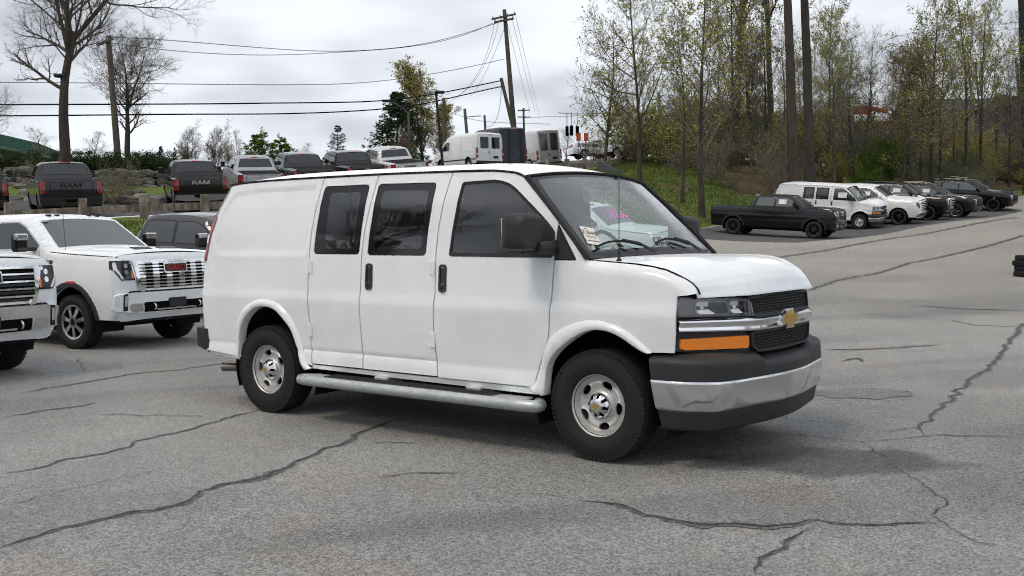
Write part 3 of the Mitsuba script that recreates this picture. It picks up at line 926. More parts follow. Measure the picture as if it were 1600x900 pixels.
SU, SW, SA = -.80, .235, -.30
st = v('windscreen__sticker', on_wind(box(-.062, .062, -.088, .088, -.001, .0005), SU, SW, SA, .006), 'paper', False, 'tan lot sticker with number at the lower corner of the glass')
ink = [tf(text2('2:340', .034, .001), None, (0, .030, .001))] + [box(-.045 + .0, .045, -.008 - .014 * k, -.004 - .014 * k, .0006, .0012) for k in range(2)] + [box(-.056, .056, -.058, -.05, .0006, .0012), tf(text2('VAN', .010, .001), None, (-.02, .066, .001))]
v('windscreen__sticker_print', on_wind(join(ink), SU, SW, SA, .0065), 'ink', False)
scr = [crv([(.05, .09), (.02, .11), (-.01, .09), (.02, .06), (.05, .03), (.02, .0), (-.03, .0)], 20), crv([(.07, .02), (.10, .06), (.09, .02), (.13, .03)], 14), crv([(.15, .12), (.14, .05), (.15, .01), (.17, .03)], 12), crv([(.11, .075), (.19, .09)], 4), crv([(.20, .05), (.19, .01), (.22, .02), (.23, .05)], 10), crv([(.26, .04), (.25, .01), (.28, .03)], 8)]
v('windscreen__pink_writing', on_wind(join([tube(np.c_[s, np.zeros(len(s))], .0055, 5) for s in scr]), -.44, .40, .0, -.006, .95), 'pink_ink', False, 'pink scribbled word on the glass')

# cabin
v('dashboard', join([hull([(x, y, z) for y in (-.86, .86) for x, z in ((2.72, 1.16), (2.78, 1.30), (3.0, 1.36), (3.36, 1.36), (3.4, 1.0), (2.8, 1.0))])]), 'trim_grey')
for y in (-.48, .48):
    s_ = v('seat', join([box(1.95, 2.50, y - .26, y + .26, .80, .98, .06), box(1.85, 2.05, y - .25, y + .25, .95, 1.55, .06)]), 'seat_grey')
    put(s_ + '__headrest', box(1.86, 1.97, y - .13, y + .13, 1.58, 1.78, .04), 'seat_grey', VX)
th = np.linspace(0, 2 * np.pi, 33)
ctr, tilt = np.array([2.66, .46, 1.40]), .55
ringp = np.stack([ctr[0] - .19 * np.sin(th) * math.sin(tilt), ctr[1] + .19 * np.cos(th), ctr[2] + .19 * np.sin(th) * math.cos(tilt)], -1)
v('steering_wheel', join([tube(ringp, .017, 8, False), tube([ringp[0], ctr, ringp[16]], .022, 6), tube([ctr, ctr + [.25, 0, -.12]], .04, 8)]), 'black_plastic')
v('rear_view_mirror', box(2.80, 2.83, -.12, .12, 1.83, 1.89, .01), 'black_plastic')
# ---------------------------------------------------------------- other vehicles: one builder, x forward from the rear axle, y left
class Auto:
    def __init__(self, key, X, sil, ws, r=.10, crown=(.06, .05, .04), sill=.42, cell=.09, lod=0):
        """sil: [(x, z, material, crown)] from the front bottom over the roof to the rear bottom; ws: [(z, half width)]."""
        self.key, self.X, self.cell, self.lod = key, X, cell, lod
        self.sil = np.array([(a[0], a[1]) for a in sil], float)
        self.seg = sil
        self.wz, self.ww = np.array([a for a, _ in ws]), np.array([b for _, b in ws])
        self.line = LineString(self.sil)
        self.r, self.sill = r, sill
        self.body = Polygon(np.vstack([self.sil, [[self.sil[-1, 0], sill], [self.sil[0, 0], sill]]])).buffer(0)
        k = int(np.argmax(self.sil[:, 1]))
        self.fr, self.re = self.sil[:k + 1], self.sil[k:]

    def S(self, x, z):
        x, z = np.asarray(x, float), np.asarray(z, float)
        w = np.interp(z, self.wz, self.ww)
        d = np.clip(shapely.distance(self.line, shapely.points(x, z)), 0, self.r)
        return w - (self.r - np.sqrt(np.maximum(self.r ** 2 - (self.r - d) ** 2, 0)))

    def put(self, part, mesh, m, smooth=35, label=None):
        return put(self.key + '__' + part, mesh, m, self.X, smooth, label)

    def side(self, poly, m, part, off=0.0, flange=0.0, both=True, sides=None, cell=None, label=None):
        f = lambda x, z: np.stack([x, -(self.S(x, z) + off), z], -1)
        g = drape(poly, f, cell or self.cell, flange, (0, 1, 0))
        out = []
        for s in (sides or ((-1, 1) if both else (-1,))):
            out.append(self.put(part, g if s < 0 else mirror(g), m, label=label))
        return out

    def strip(self, i, j, m, part, off=0.0, inset=0.0, n=17, a=0.0, b=1.0, smooth=35):
        """The skin across the car between silhouette points i and j."""
        P = densify(self.sil[i:j + 1], .09 if self.lod else .05, False)
        C = np.interp(np.linspace(0, 1, len(P)), np.linspace(0, 1, j - i + 1), [q[2] for q in self.seg[i:j + 1]])
        L = np.r_[0, np.cumsum(np.linalg.norm(np.diff(P, axis=0), axis=1))]
        L /= L[-1]
        t = np.linspace(a, b, len(P))
        P = np.stack([np.interp(t, L, P[:, 0]), np.interp(t, L, P[:, 1])], -1)
        C = np.interp(t, L, C)
        tg = np.gradient(P, axis=0); tg /= np.linalg.norm(tg, axis=1, keepdims=True) + 1e-9
        N = np.c_[tg[:, 1], -tg[:, 0]]
        hw = np.interp(P[:, 1], self.wz, self.ww) - self.r
        u = np.linspace(-1, 1, n)
        h = hw[:, None] - inset
        k = 1 - np.abs(u[None] * h / hw[:, None]) ** 2.2
        o = C[:, None] * k + off
        V = np.stack([P[:, :1] + N[:, :1] * o, u[None] * h, P[:, 1:] + N[:, 1:] * o], -1)
        a_, b_ = V.shape[:2]
        ii, jj = np.meshgrid(np.arange(a_ - 1), np.arange(b_ - 1), indexing='ij')
        q = np.stack([ii * b_ + jj, (ii + 1) * b_ + jj, (ii + 1) * b_ + jj + 1, ii * b_ + jj + 1], -1).reshape(-1, 4)
        return self.put(part, M(V.reshape(-1, 3), q), m, smooth)

    def _end(self, y, z, end, off):
        s = self.fr if end > 0 else self.re[::-1]
        x = np.interp(z, s[:, 1], s[:, 0])
        hw = np.interp(z, self.wz, self.ww)
        cr = (self.seg[1][2] if end > 0 else self.seg[-2][2])
        t = np.clip(np.abs(y) / (hw - self.r), 0, 1)
        b = np.clip((np.abs(y) - (hw - self.r)) / self.r, 0, .985)
        rr = self.r - self.r * np.sqrt(1 - b ** 2)
        return np.stack([x + end * (cr * (1 - t ** 2.2) + off - rr), y, z], -1)

    def front(self, poly, m, part, off=0.0, flange=.03, cell=.07, sym=False, smooth=35, label=None):
        out = []
        for p in ([poly, shapely.affinity.scale(poly, -1, 1, origin=(0, 0))] if sym else [poly]):
            out.append(self.put(part, drape(p, lambda y, z: self._end(y, z, 1, off), cell, flange, (-1, 0, 0)), m, smooth, label))
        return out

    def rear(self, poly, m, part, off=0.0, flange=.03, cell=.07, sym=False, smooth=35, label=None):
        out = []
        for p in ([poly, shapely.affinity.scale(poly, -1, 1, origin=(0, 0))] if sym else [poly]):
            out.append(self.put(part, drape(p, lambda y, z: self._end(y, z, -1, off), cell, flange, (1, 0, 0)), m, smooth, label))
        return out

    def wheels(self, xs, R, w, track, rim='spoke', m='satin_chrome', sides=(-1, 1), spokes=6, rr=None):
        rr = rr or R * .62
        n = 40 if self.lod else 64
        ty = tyre(R, w, rr, n)
        if not self.lod:
            ty = join([ty, tread_blocks(R, w, 48)])
        disc = Point(0, 0).buffer(rr + .004, quad_segs=12)
        cut = []
        for k in range(spokes):
            a = 360 / spokes * k
            wd = rr * math.pi / spokes * (.62 if rim == 'spoke' else .40)
            c = rpoly([(rr * .34, -wd * .22), (rr * .90, -wd), (rr * .90, wd), (rr * .34, wd * .22)], rr * .05) if rim == 'spoke' else rpoly([(rr * .55, -wd * .6), (rr * .80, -wd * .6), (rr * .80, wd * .6), (rr * .55, wd * .6)], rr * .08)
            cut.append(shapely.affinity.rotate(c, a + 90, origin=(0, 0)))
        face = disc.difference(shapely.union_all(cut))
        fn = lambda a, b: np.stack([a, np.interp(np.hypot(a, b), [0, rr * .3, rr * .85, rr * .97, rr + .004], [-.02, -.018, .004, -.012, -.016]) - w * .5 + .028, b], -1)
        rm = drape(face, fn, rr * (.22 if self.lod else .12), .02, (0, 1, 0))
        barrel = lathe([(rr - .012, -w * .5 + .02), (rr - .02, w * .3)], 28)
        dark = lathe([(.0, -w * .5 + .07), (rr - .015, -w * .5 + .075)], 20)
        hub = lathe([(.0, -w * .5 + .002), (.045, -w * .5 + .004), (.055, -w * .5 + .012)], 16)
        for k, x in enumerate(xs):
            for s in sides:
                P = lambda g: tf(g if s < 0 else (g[0] * [1, -1, 1], g[1][:, ::-1]), None, (x, s * (track - w * .5), R - .006))
                q = 'wheel'
                c = 0
                while f'{self.key}__{q}__tyre' in scene:
                    c += 1; q = f'wheel_{c:03d}'
                self.put(q + '__tyre', P(ty), 'rubber')
                self.put(q + '__rim', P(join([rm, barrel])), m)
                self.put(q + '__brake', P(dark), 'gap_black')
                if not self.lod:
                    self.put(q + '__hub', P(hub), 'gloss_black')


def fline(pts, w=.006):
    return LineString(pts).buffer(w / 2, cap_style=2)


def arch(cx, R, k=1.0, z0=.2):
    return Polygon([(cx + R * math.cos(a), .43 + R * k * math.sin(a)) for a in np.linspace(-.3, math.pi + .3, 28)] + [(cx - R, z0), (cx + R, z0)]).buffer(0)


PW = [(.3, .96), (.5, 1.0), (.75, 1.035), (1.0, 1.04), (1.18, 1.03), (1.30, 1.012), (1.45, .99), (1.75, .90), (2.06, .80)]


def pickup(X, name, label, group, paint, view, opt=None):
    """A crew cab pickup. view 'front' or 'rear' says which end gets its fine parts; opt: style switches."""
    o = dict(dict(lod=1, grille='bars', bumper='chrome', script=None, lamp_top=True, mirrors='black', wheels='satin_chrome', scale=1.0, hood_vents=False, cover=False, flares=None, tail='chrome'), **(opt or {}))
    key = thing(name, label, 'pickup truck', group)
    WB = 4.03
    sil = [(4.95, .44, .05), (5.02, .58, .07), (5.035, .86, .07), (5.03, 1.10, .07), (5.00, 1.33, .06), (4.95, 1.405, .05), (4.80, 1.445, .035), (4.2, 1.465, .03), (3.62, 1.478, .03),
           (3.52, 1.495, .045), (2.86, 1.955, .05), (2.72, 2.0, .04), (2.30, 2.03, .03), (1.75, 2.03, .03), (1.20, 1.995, .03), (1.10, 1.965, .03), (.86, 1.50, .03), (.83, 1.425, .0),
           (.2, 1.425, .0), (-1.12, 1.425, .0), (-1.19, 1.40, .01), (-1.215, 1.05, .02), (-1.20, .78, .02), (-1.18, .50, .02)]
    a = Auto(key, X, sil, PW, .10, sill=.46, lod=o['lod'], cell=.10 if o['lod'] else .06)
    ra, fa = arch(0, .52, .98), arch(WB, .52, .98)
    a.side(a.body.difference(ra).difference(fa), paint, 'body_side', flange=.05)
    a.strip(0, 5, paint, 'nose'); a.strip(5, 9, paint, 'hood'); a.strip(9, 15, paint, 'cab_roof'); a.strip(15, 17, paint, 'cab_back')
    a.strip(17, 20, 'under_black' if not o['cover'] else 'black_plastic', 'bed'); a.strip(20, 23, paint, 'tail')
    a.strip(9, 10, 'glass_mid' if view == 'front' else 'glass_dark', 'windscreen', .008, .055, a=.04, b=.93)
    a.strip(15, 16, 'glass_dark', 'rear_window', .008, .07, a=.06, b=.84)
    # windows on the sides
    g1 = rpoly([(2.12, 1.495), (2.13, 1.90), (2.60, 1.905), (2.80, 1.83), (3.30, 1.51)], .03)
    g2 = rpoly([(1.12, 1.495), (1.22, 1.86), (1.35, 1.90), (2.03, 1.905), (2.03, 1.495)], .03)
    for g in (g1, g2):
        a.side(g.buffer(.022).difference(g.buffer(-.004)), 'black_plastic' if view == 'rear' else ('chrome' if not o['lod'] else 'black_plastic'), 'window_trim', .004)
        a.side(g, 'glass_mid' if view == 'front' else 'glass_dark', 'side_window', .006)
    for s in ([(2.08, 1.93), (2.08, .62)], [(3.28, 1.46), (3.31, .95), (3.2, .60)], [(1.05, 1.45), (1.02, 1.0), (.85, .72)], [(.82, 1.44), (.82, .52)], [(4.96, 1.385), (4.0, 1.425), (3.50, 1.455)]):
        a.side(fline(s, .010), 'gap_black', 'panel_gap', .0015)
    for x in (1.22, 2.22):
        a.side(rpoly([(x, 1.30), (x + .20, 1.30), (x + .20, 1.335), (x, 1.335)], .012), 'black_plastic' if paint != 'white_paint' else 'chrome', 'door_handle', .03, .03)
    for c, p in ((0, ra), (WB, fa)):
        if o['flares']:
            a.side(p.buffer(.07).difference(p.buffer(.0)).intersection(a.body.buffer(.01)), o['flares'], 'wheel_flare', .022, .05, cell=.05)
        w = patch(lambda u, v: (c + .53 * np.cos(np.pi * (1.1 - 1.2 * u)), -1.0 + .5 * v, .43 + .53 * np.sin(np.pi * (1.1 - 1.2 * u))), 18, 3)
        a.put('wheel_well', w, 'under_black'); a.put('wheel_well', mirror(w), 'under_black')
    a.put('chassis', join([box(-1.1, 4.9, -.80, .80, .42, .50, .02), box(-.3, 4.3, -.45, .45, .30, .45, .02), box(.62, 3.4, -.90, .90, .40, .62, .02)] + [box(c - .12, c + .12, -.8, .8, .34, .5, .03) for c in (0, WB)]), 'under_black')
    a.wheels((0, WB), .415, .27, 1.02, 'spoke', o['wheels'], spokes=7)
    # mirrors
    for s in (-1, 1):
        m_ = join([box(3.06, 3.20, s * 1.22 - .10, s * 1.22 + .10, 1.46, 1.72, .025), box(3.10, 3.18, min(s * .98, s * 1.15), max(s * .98, s * 1.15), 1.47, 1.53, .01)])
        k = a.put('side_mirror', m_, 'gloss_black')
        if o['mirrors'] == 'chrome':
            a.put(k.split('__')[1] + '__cap', box(3.13, 3.212, s * 1.22 - .105, s * 1.22 + .105, 1.63, 1.735, .02), 'chrome')
        a.put(k.split('__')[1] + '__glass', box(3.050, 3.058, s * 1.22 - .08, s * 1.22 + .08, 1.49, 1.70), 'glass_dark')
    if o.get('sticker'):
        a.side(sbox(2.25, 1.60, 2.62, 1.82), 'paper_white', 'window_sticker', .009, both=False)
    if view == 'front':
        front_gmc(a, o, paint)
    else:
        tail_ram(a, o, paint)
    return a


def front_gmc(a_, o, paint):
    hi = not o['lod']
    class Up:
        put, side, _end = map(staticmethod, (a_.put, a_.side, a_._end))

        @staticmethod
        def front(poly, *r, **k):
            if poly.bounds[3] > .90 or poly.bounds[1] > .86:
                q = np.asarray(poly.exterior.coords)
                st_ = lambda p: np.c_[p[:, 0], np.where(p[:, 1] > .88, .88 + (p[:, 1] - .88) * 1.17, p[:, 1])]
                poly = Polygon(st_(q), [st_(np.asarray(h.coords)) for h in poly.interiors])
            return a_.front(poly, *r, **k)
    a = Up

    # grille opening with bars
    g = rpoly([(-.73, 1.245), (-.64, .93), (-.55, .905), (.55, .905), (.64, .93), (.73, 1.245)], .03)
    a.front(g, 'gap_black', 'grille', .006, .02)
    gk = 'grille'
    a.front(g.buffer(.045).difference(g.buffer(-.006)).intersection(sbox(-2, .80, 2, 1.262)), 'chrome' if not o.get('dark') else 'gloss_black', gk + '__surround', .02, .05)
    if o['grille'] == 'denali':
        for k in range(8):
            z = .935 + k * .042
            h = .67 + (z - .93) * .17
            a.front(sbox(-h, z - .006, h, z + .006), 'chrome', gk + '__bar', .022, .02)
        for k in range(8):
            z = .935 + k * .042
            for y in np.arange(-.60, .61, .24):
                a.front(rpoly([(y - .06, z - .015), (y + .06, z - .015), (y + .06, z + .015), (y - .06, z + .015)], .012), 'chrome', gk + '__block', .032, .03)
    else:
        for k in range(4):
            z = .96 + k * .075
            h = .66 + (z - .93) * .2
            a.front(sbox(-h, z - .009, h, z + .009), 'chrome' if not o.get('dark') else 'dark_chrome', gk + '__bar', .03, .02)
            a.front(sbox(-h, z - .045, h, z - .022), 'black_plastic', gk + '__louvre', .012, .0)
    # badge
    bz = 1.16
    a.front(rpoly([(-.22, bz - .062), (-.22, bz + .062), (.22, bz + .062), (.22, bz - .062)], .02), 'chrome', 'badge', .042, .03)
    a.front(rpoly([(-.205, bz - .05), (-.205, bz + .05), (.205, bz + .05), (.205, bz - .05)], .015), 'gloss_black', 'badge__field', .045, .004)
    tx = text2('GMC', .088, .008)
    bt = .88 + (bz - .88) * 1.17
    x0 = a._end(np.array([0.0]), np.array([bt]), 1, .046)[0, 0]
    t = tx[0] * [1.25, 1, 1]
    a.put('badge__lettering', (np.c_[x0 + t[:, 2], t[:, 0], bt + t[:, 1]], tx[1]), 'red_letter', False)
    a.front(rpoly([(-.56, .865), (-.50, .90), (.50, .90), (.56, .865)], .01), 'white_paint' if paint == 'white_paint' else 'chrome', 'grille_lip', .034, .04)
    # lamps
    hl = rpoly([(-.76, 1.265), (-1.02, 1.265), (-1.028, 1.16), (-.93, 1.02), (-.70, 1.02)], .015)
    for k in a.front(hl, 'glass_dark', 'headlight', .012, .04, sym=True):
        pass
    a.front(rpoly([(-.985, 1.245), (-1.01, 1.245), (-1.012, 1.16), (-.925, 1.035), (-.89, 1.035), (-.975, 1.16)], .006), 'white_lens', 'headlight_strip', .016, .01, sym=True)
    for z in (1.20, 1.12):
        a.front(Point(-.845, z).buffer(.030), 'chrome', 'headlight_projector', .0155, .01, sym=True, cell=.03)
    a.front(sbox(-.765, 1.04, -.74, 1.14), 'amber_lens', 'marker_lens', .0155, .01, sym=True)
    c = rpoly([(-.66, 1.255), (-.79, 1.255), (-.80, 1.225), (-.735, 1.21), (-.665, .88), (-.56, .86), (-.60, .92), (-.645, .97)], .012)
    a.front(c, 'chrome', 'chrome_bracket', .036, .06, sym=True)
    # bumper
    mt = paint if o['bumper'] == 'body' else 'chrome'
    bp = rpoly([(-1.03, .83), (-.80, .86), (.80, .86), (1.03, .83), (1.02, .60), (.70, .555), (-.70, .555), (-1.02, .60)], .03)
    a.front(bp, mt, 'front_bumper', .045, .08)
    a.front(rpoly([(-.85, .845), (-.80, .885), (.80, .885), (.85, .845)], .008), 'gloss_black', 'bumper_gap', .036, .03)
    a.front(rpoly([(-.60, .71), (-.58, .565), (.58, .565), (.60, .71)], .02), 'gap_black', 'intake', .049, .02)
    a.front(rpoly([(-.62, .70), (-.60, .575), (-.79, .575), (-.84, .66), (-.80, .70)], .015), 'satin_chrome', 'bumper_wing', .052, .02, sym=True)
    a.front(rpoly([(-.86, .85), (-.93, .84), (-.93, .60), (-.86, .60)], .012), 'gloss_black', 'air_curtain', .050, .02, sym=True)
    a.front(rpoly([(-.873, .82), (-.915, .81), (-.915, .66), (-.873, .66)], .01), 'chrome', 'air_curtain_trim', .058, .02, sym=True)
    a.front(sbox(-.38, .585, .38, .605), 'satin_chrome', 'skid_bar', .058, .03)
    a.front(rpoly([(-.16, .62), (-.16, .755), (.16, .755), (.16, .62)], .012), 'black_plastic', 'plate_bracket', .07, .03)
    for y in (-.43, .43):
        x0 = a._end(np.array([y]), np.array([.64]), 1, .05)[0, 0]
        th = np.linspace(0, np.pi, 9)
        a.put('tow_hook', tube(np.stack([x0 + .05 * np.sin(th), np.full(9, y), .64 + .045 * np.cos(th)], -1), .012, 6), 'chrome')
    a.front(rpoly([(-.98, .56), (-.8, .56), (.8, .56), (.98, .56), (.95, .42), (-.95, .42)], .02), 'under_black', 'front_valance', -.01, .1)
    # hood pressing and vents
    zh = lambda x: np.interp(x, [3.6, 4.2, 4.7, 4.9], [1.455, 1.44, 1.405, 1.355])
    a.put('hood_bulge', hull([(x, y, z) for x, z in ((3.75, 1.498), (4.70, 1.478), (4.90, 1.442)) for y in (-.50, .50)] + [(x, y, z) for x, z in ((3.75, 1.47), (4.93, 1.41)) for y in (-.58, .58)] + [(3.9, y, 1.520) for y in (-.45, .45)] + [(4.62, y, 1.505) for y in (-.42, .42)]), paint)
    if o['hood_vents']:
        for y in (-.24, .24):
            a.put('hood_vent', hull([(4.60, y - .17, 1.495), (4.60, y + .17, 1.495), (4.78, y - .15, 1.462), (4.78, y + .15, 1.462), (4.61, y - .17, 1.520), (4.61, y + .17, 1.520), (4.74, y - .16, 1.490), (4.74, y + .16, 1.490)]), 'gloss_black')
    # roof lamps, fin, antenna
    for y in (-.45, -.3, .3, .45):
        a.put('roof_lamp', box(2.72, 2.80, y - .035, y + .035, 2.025 - .02, 2.035 + .005, .01), 'gloss_black')
    a.put('windscreen_mirror_housing', box(2.80, 2.86, -.12, .12, 1.86, 1.93, .02), 'black_plastic')
    a.put('wiper', join([tube([(3.50, y, 1.54), (3.36, y - .5, 1.62)], .012, 5) for y in (-.1, .55)]), 'black_plastic')
    if hi:
        a.put('aerial', tube([(3.75, -.88, 1.42), (3.70, -.88, 2.20)], .004, 5), 'gloss_black')
        a.side(rpoly([(3.38, 1.27), (3.60, 1.27), (3.62, 1.33), (3.36, 1.33)], .012), 'gloss_black', 'fender_badge', .012, .02)
        a.side(sbox(3.52, 1.29, 3.575, 1.315), 'red_lens', 'fender_badge_lettering', .016, .004)
        a.side(rpoly([(3.98, .995), (4.16, .99), (4.16, 1.02), (3.98, 1.025)], .008), 'red_bright', 'side_marker', .026, .02)
        a.put('windscreen_sticker', tf(box(-.004, .004, -.06, .06, -.03, .03), roty(.94), (2.955, -.66, 1.925)), 'paper_white', False)


def tail_ram(a, o, paint):
    tg = rpoly([(-.80, 1.405), (-.80, .80), (.80, .80), (.80, 1.405)], .02)
    a.rear(tg, paint, 'tailgate', .012, .03)
    a.rear(rpoly([(-.78, 1.415), (-.78, 1.385), (.78, 1.385), (.78, 1.415)], .008), 'black_plastic', 'tailgate__spoiler_lip', .030, .03)
    a.rear(rpoly([(-.70, 1.345), (-.70, 1.0), (.70, 1.0), (.70, 1.345)], .04).difference(rpoly([(-.68, 1.33), (-.68, 1.015), (.68, 1.015), (.68, 1.33)], .035)), 'gap_black' if paint != 'black_paint' else 'dark_chrome', 'tailgate__pressing', .0135, .0)
    lp = rpoly([(-1.02, 1.36), (-1.02, .93), (-.84, .93), (-.84, 1.36)], .035)
    ks = a.rear(lp, 'red_lens', 'tail_lamp', .018, .04, sym=True)
    a.rear(lp.buffer(.014).difference(lp), 'gloss_black', 'tail_lamp_bezel', .014, .04, sym=True)
    a.rear(rpoly([(-.99, 1.10), (-.99, 1.03), (-.88, 1.03), (-.88, 1.10)], .01), 'dark_chrome', 'reverse_lens', .024, .01, sym=True)
    a.rear(rpoly([(-.99, 1.32), (-.99, 1.15), (-.97, 1.15), (-.97, 1.32)], .005), 'red_bright', 'tail_lamp_glow_bar', .022, .006, sym=True)
    mt = {'chrome': 'chrome', 'dark': 'charcoal_paint', 'body': paint}[o['tail']]
    b = rpoly([(-1.0, .74), (-1.0, .56), (-.6, .50), (.6, .50), (1.0, .56), (1.0, .74), (.30, .74), (.26, .62), (-.26, .62), (-.30, .74)], .02)
    a.rear(b, mt, 'rear_bumper', .16, .16)
    a.rear(rpoly([(-.98, .775), (-.98, .735), (.98, .735), (.98, .775)], .01), 'black_plastic', 'bumper_step', .15, .15)
    a.rear(rpoly([(-.15, .745), (-.15, .63), (.15, .63), (.15, .745)], .01), 'gap_black' if not o.get('plate') else 'paper_white', 'plate_recess', .155, .02)
    a.put('hitch', box(-1.42, -1.2, -.05, .05, .42, .52, .01), 'under_black')
    a.strip(14, 15, 'red_bright', 'brake_lamp', .022, .555, n=5, a=.1, b=1.0)
    sc = o['script']
    if sc == 'RAM':
        t = text2('RAM', .135, .012)
        m = (np.c_[-(1.225 + .04 + t[0][:, 2]), -t[0][:, 0] * 1.75, 1.225 + t[0][:, 1]], t[1])
        a.put('tailgate__lettering', m, o['script_mat'], False)
    elif sc == 'head':
        p = Polygon([(-.09, .08), (-.05, .09), (0, .045), (.05, .09), (.09, .08), (.06, .01), (.03, .02), (.02, -.07), (-.02, -.07), (-.03, .02), (-.06, .01)])
        a.rear(shapely.affinity.translate(p, 0, 1.24), o['script_mat'], 'tailgate__emblem', .03, .02, smooth=False)
    elif sc:
        t = text2(sc, .09, .012)
        m = (np.c_[-(1.225 + .04 + t[0][:, 2]), -t[0][:, 0] * 1.8, 1.23 + t[0][:, 1]], t[1])
        a.put('tailgate__lettering', m, o['script_mat'], False)


def suv(X, name, label, group, paint, opt=None):
    """A big square sport utility seen from its front right."""
    o = dict(dict(grille='bars', dark=False, cut=0.0, hgt=1.0, scale=1.0, roof_rails=False), **(opt or {}))
    key = thing(name, label, 'car', group)
    L = 3.07 - o['cut']
    h = o['hgt']
    sil = [(L + .85, .36, .05), (L + .93, .50, .10), (L + .95, .78 * h, .10), (L + .93, 1.0 * h, .09), (L + .88, 1.15 * h, .06), (L + .72, 1.235 * h, .04), (L + .2, 1.27 * h, .03), (L - .55, 1.29 * h, .03),
           (L - .62, 1.31 * h, .05), (L - 1.35, 1.80 * h, .05), (L - 1.55, 1.86 * h, .04), (L - 2.3, 1.90 * h, .03), (-.3, 1.88 * h, .03), (-.85, 1.83 * h, .02), (-.98, 1.70 * h, .02), (-1.10, 1.15 * h, .04), (-1.13, .80, .04), (-1.10, .40, .04)]
    W = [(.3, .93), (.5, .98), (.8, 1.02), (1.0 * h, 1.02), (1.2 * h, .985), (1.32 * h, .955), (1.6 * h, .875), (1.92 * h, .76)]
    a = Auto(key, X, sil, W, .10, sill=.40, lod=1, cell=.11)
    ra, fa = arch(0, .47, .98), arch(L, .47, .98)
    a.side(a.body.difference(ra).difference(fa), paint, 'body_side', flange=.05)
    a.strip(0, 4, paint, 'nose'); a.strip(4, 8, paint, 'hood'); a.strip(8, 14, paint, 'roof'); a.strip(14, 17, paint, 'tailgate')
    a.strip(8, 9, 'glass_mid', 'windscreen', .008, .05, a=.04, b=.94)
    a.strip(14, 15, 'glass_dark', 'rear_window', .008, .08, a=.1, b=.85)
    zb, zt = 1.30 * h, 1.76 * h
    gs = [[(L - 1.98, zb), (L - 1.98, zt), (L - 1.62, zt), (L - 1.45, zt - .05), (L - .80, zb)], [(L - 2.95, zb), (L - 2.95, zt), (L - 2.06, zt), (L - 2.06, zb)], [(-.70, zb), (-.62, zt - .04), (L - 3.05, zt), (L - 3.05, zb)]]
    for g in gs[:3 if L > 2.8 else 3]:
        if g[-1][0] - g[0][0] < .15: continue
        a.side(rpoly(g, .03), 'glass_mid', 'side_window', .005)
    a.side(Polygon(LineString([(L - .70, zb - .03), (-.72, zb - .03)]).buffer(.012).exterior), 'chrome' if not o['dark'] else 'gloss_black', 'belt_trim', .010)
    for s in ([(L - 2.02, zt + .03), (L - 2.02, .5)], [(L - .78, zb), (L - .70, .9), (L - .75, .48)], [(L - 3.0, zt), (L - 3.0, .9), (L - 2.75, .5)]):
        a.side(fline(s, .012), 'gap_black', 'panel_gap', .0015)
    for x in (L - 1.95, L - 2.88):
        a.side(sbox(x, 1.08 * h, x + .2, 1.11 * h), paint, 'door_handle', .03, .03)
    for c, p in ((0, ra), (L, fa)):
        w = patch(lambda u, v: (c + .48 * np.cos(np.pi * (1.1 - 1.2 * u)), -1.0 + .5 * v, .43 + .48 * np.sin(np.pi * (1.1 - 1.2 * u))), 16, 3)
        a.put('wheel_well', w, 'under_black'); a.put('wheel_well', mirror(w), 'under_black')
        if o.get('flares'):
            a.side(p.buffer(.06).difference(p).intersection(a.body), 'black_plastic', 'wheel_flare', .015, .03)
    a.put('chassis', join([box(-1.0, L + .8, -.80, .80, .34, .45, .02)]), 'under_black')
    a.side(sbox(.55, .40, L - .55, .47), 'black_plastic', 'sill', .012, .04)
    a.wheels((0, L), .40 * (.93 + .07 * h), .27, 1.0, 'spoke', o.get('wheels', 'dark_chrome'), spokes=6, rr=.27)
    for s in (-1, 1):
        a.put('side_mirror', box(L - .98, L - .82, s * 1.10 - .10, s * 1.10 + .10, 1.31 * h, 1.46 * h, .03), paint)
    # front
    g = rpoly([(-.62, 1.11 * h), (-.50, .68 * h), (.50, .68 * h), (.62, 1.11 * h)], .03)
    a.front(g, 'gap_black', 'grille', .006, .02)
    bm = 'gloss_black' if o['dark'] else 'chrome'
    a.front(g.buffer(.04).difference(g.buffer(-.005)), bm, 'grille__surround', .022, .04)
    for k in range(5 if o['grille'] == 'bars' else 7):
        z = (.73 + k * (.082 if o['grille'] == 'bars' else .055)) * h
        hw = .50 + (z / h - .68) * .27
        a.front(sbox(-hw, z - .014, hw, z + .014) if o['grille'] == 'bars' else sbox(-hw, z - .005, hw, z + .005), bm if not o['dark'] else 'dark_chrome', 'grille__bar', .026, .03)
    a.front(rpoly([(-.13, .90 * h), (-.13, .97 * h), (.13, .97 * h), (.13, .90 * h)], .01), 'red_letter' if not o['dark'] else 'gloss_black', 'badge', .05, .03)
    hl = rpoly([(-.66, 1.10 * h), (-.99, 1.12 * h), (-.995, .98 * h), (-.90, .82 * h), (-.78, .82 * h), (-.74, .95 * h)], .015)
    a.front(hl, 'glass_dark', 'headlight', .010, .04, sym=True)
    a.front(rpoly([(-.69, 1.085 * h), (-.97, 1.10 * h), (-.97, 1.075 * h), (-.80, 1.06 * h), (-.79, .86 * h), (-.765, .86 * h), (-.75, 1.06 * h)], .005), 'white_lens', 'headlight_strip', .018, .01, sym=True)
    a.front(rpoly([(-.93, .56), (-.95, .44), (.95, .44), (.93, .56), (.5, .60), (-.5, .60)], .02), 'black_plastic', 'lower_intake', .02, .05)
    a.front(sbox(-.55, .46, .55, .495), 'satin_chrome', 'skid_plate', .05, .05)
    a.front(sbox(-.95, .505, -.70, .525), bm, 'bumper_trim', .035, .02, sym=True)
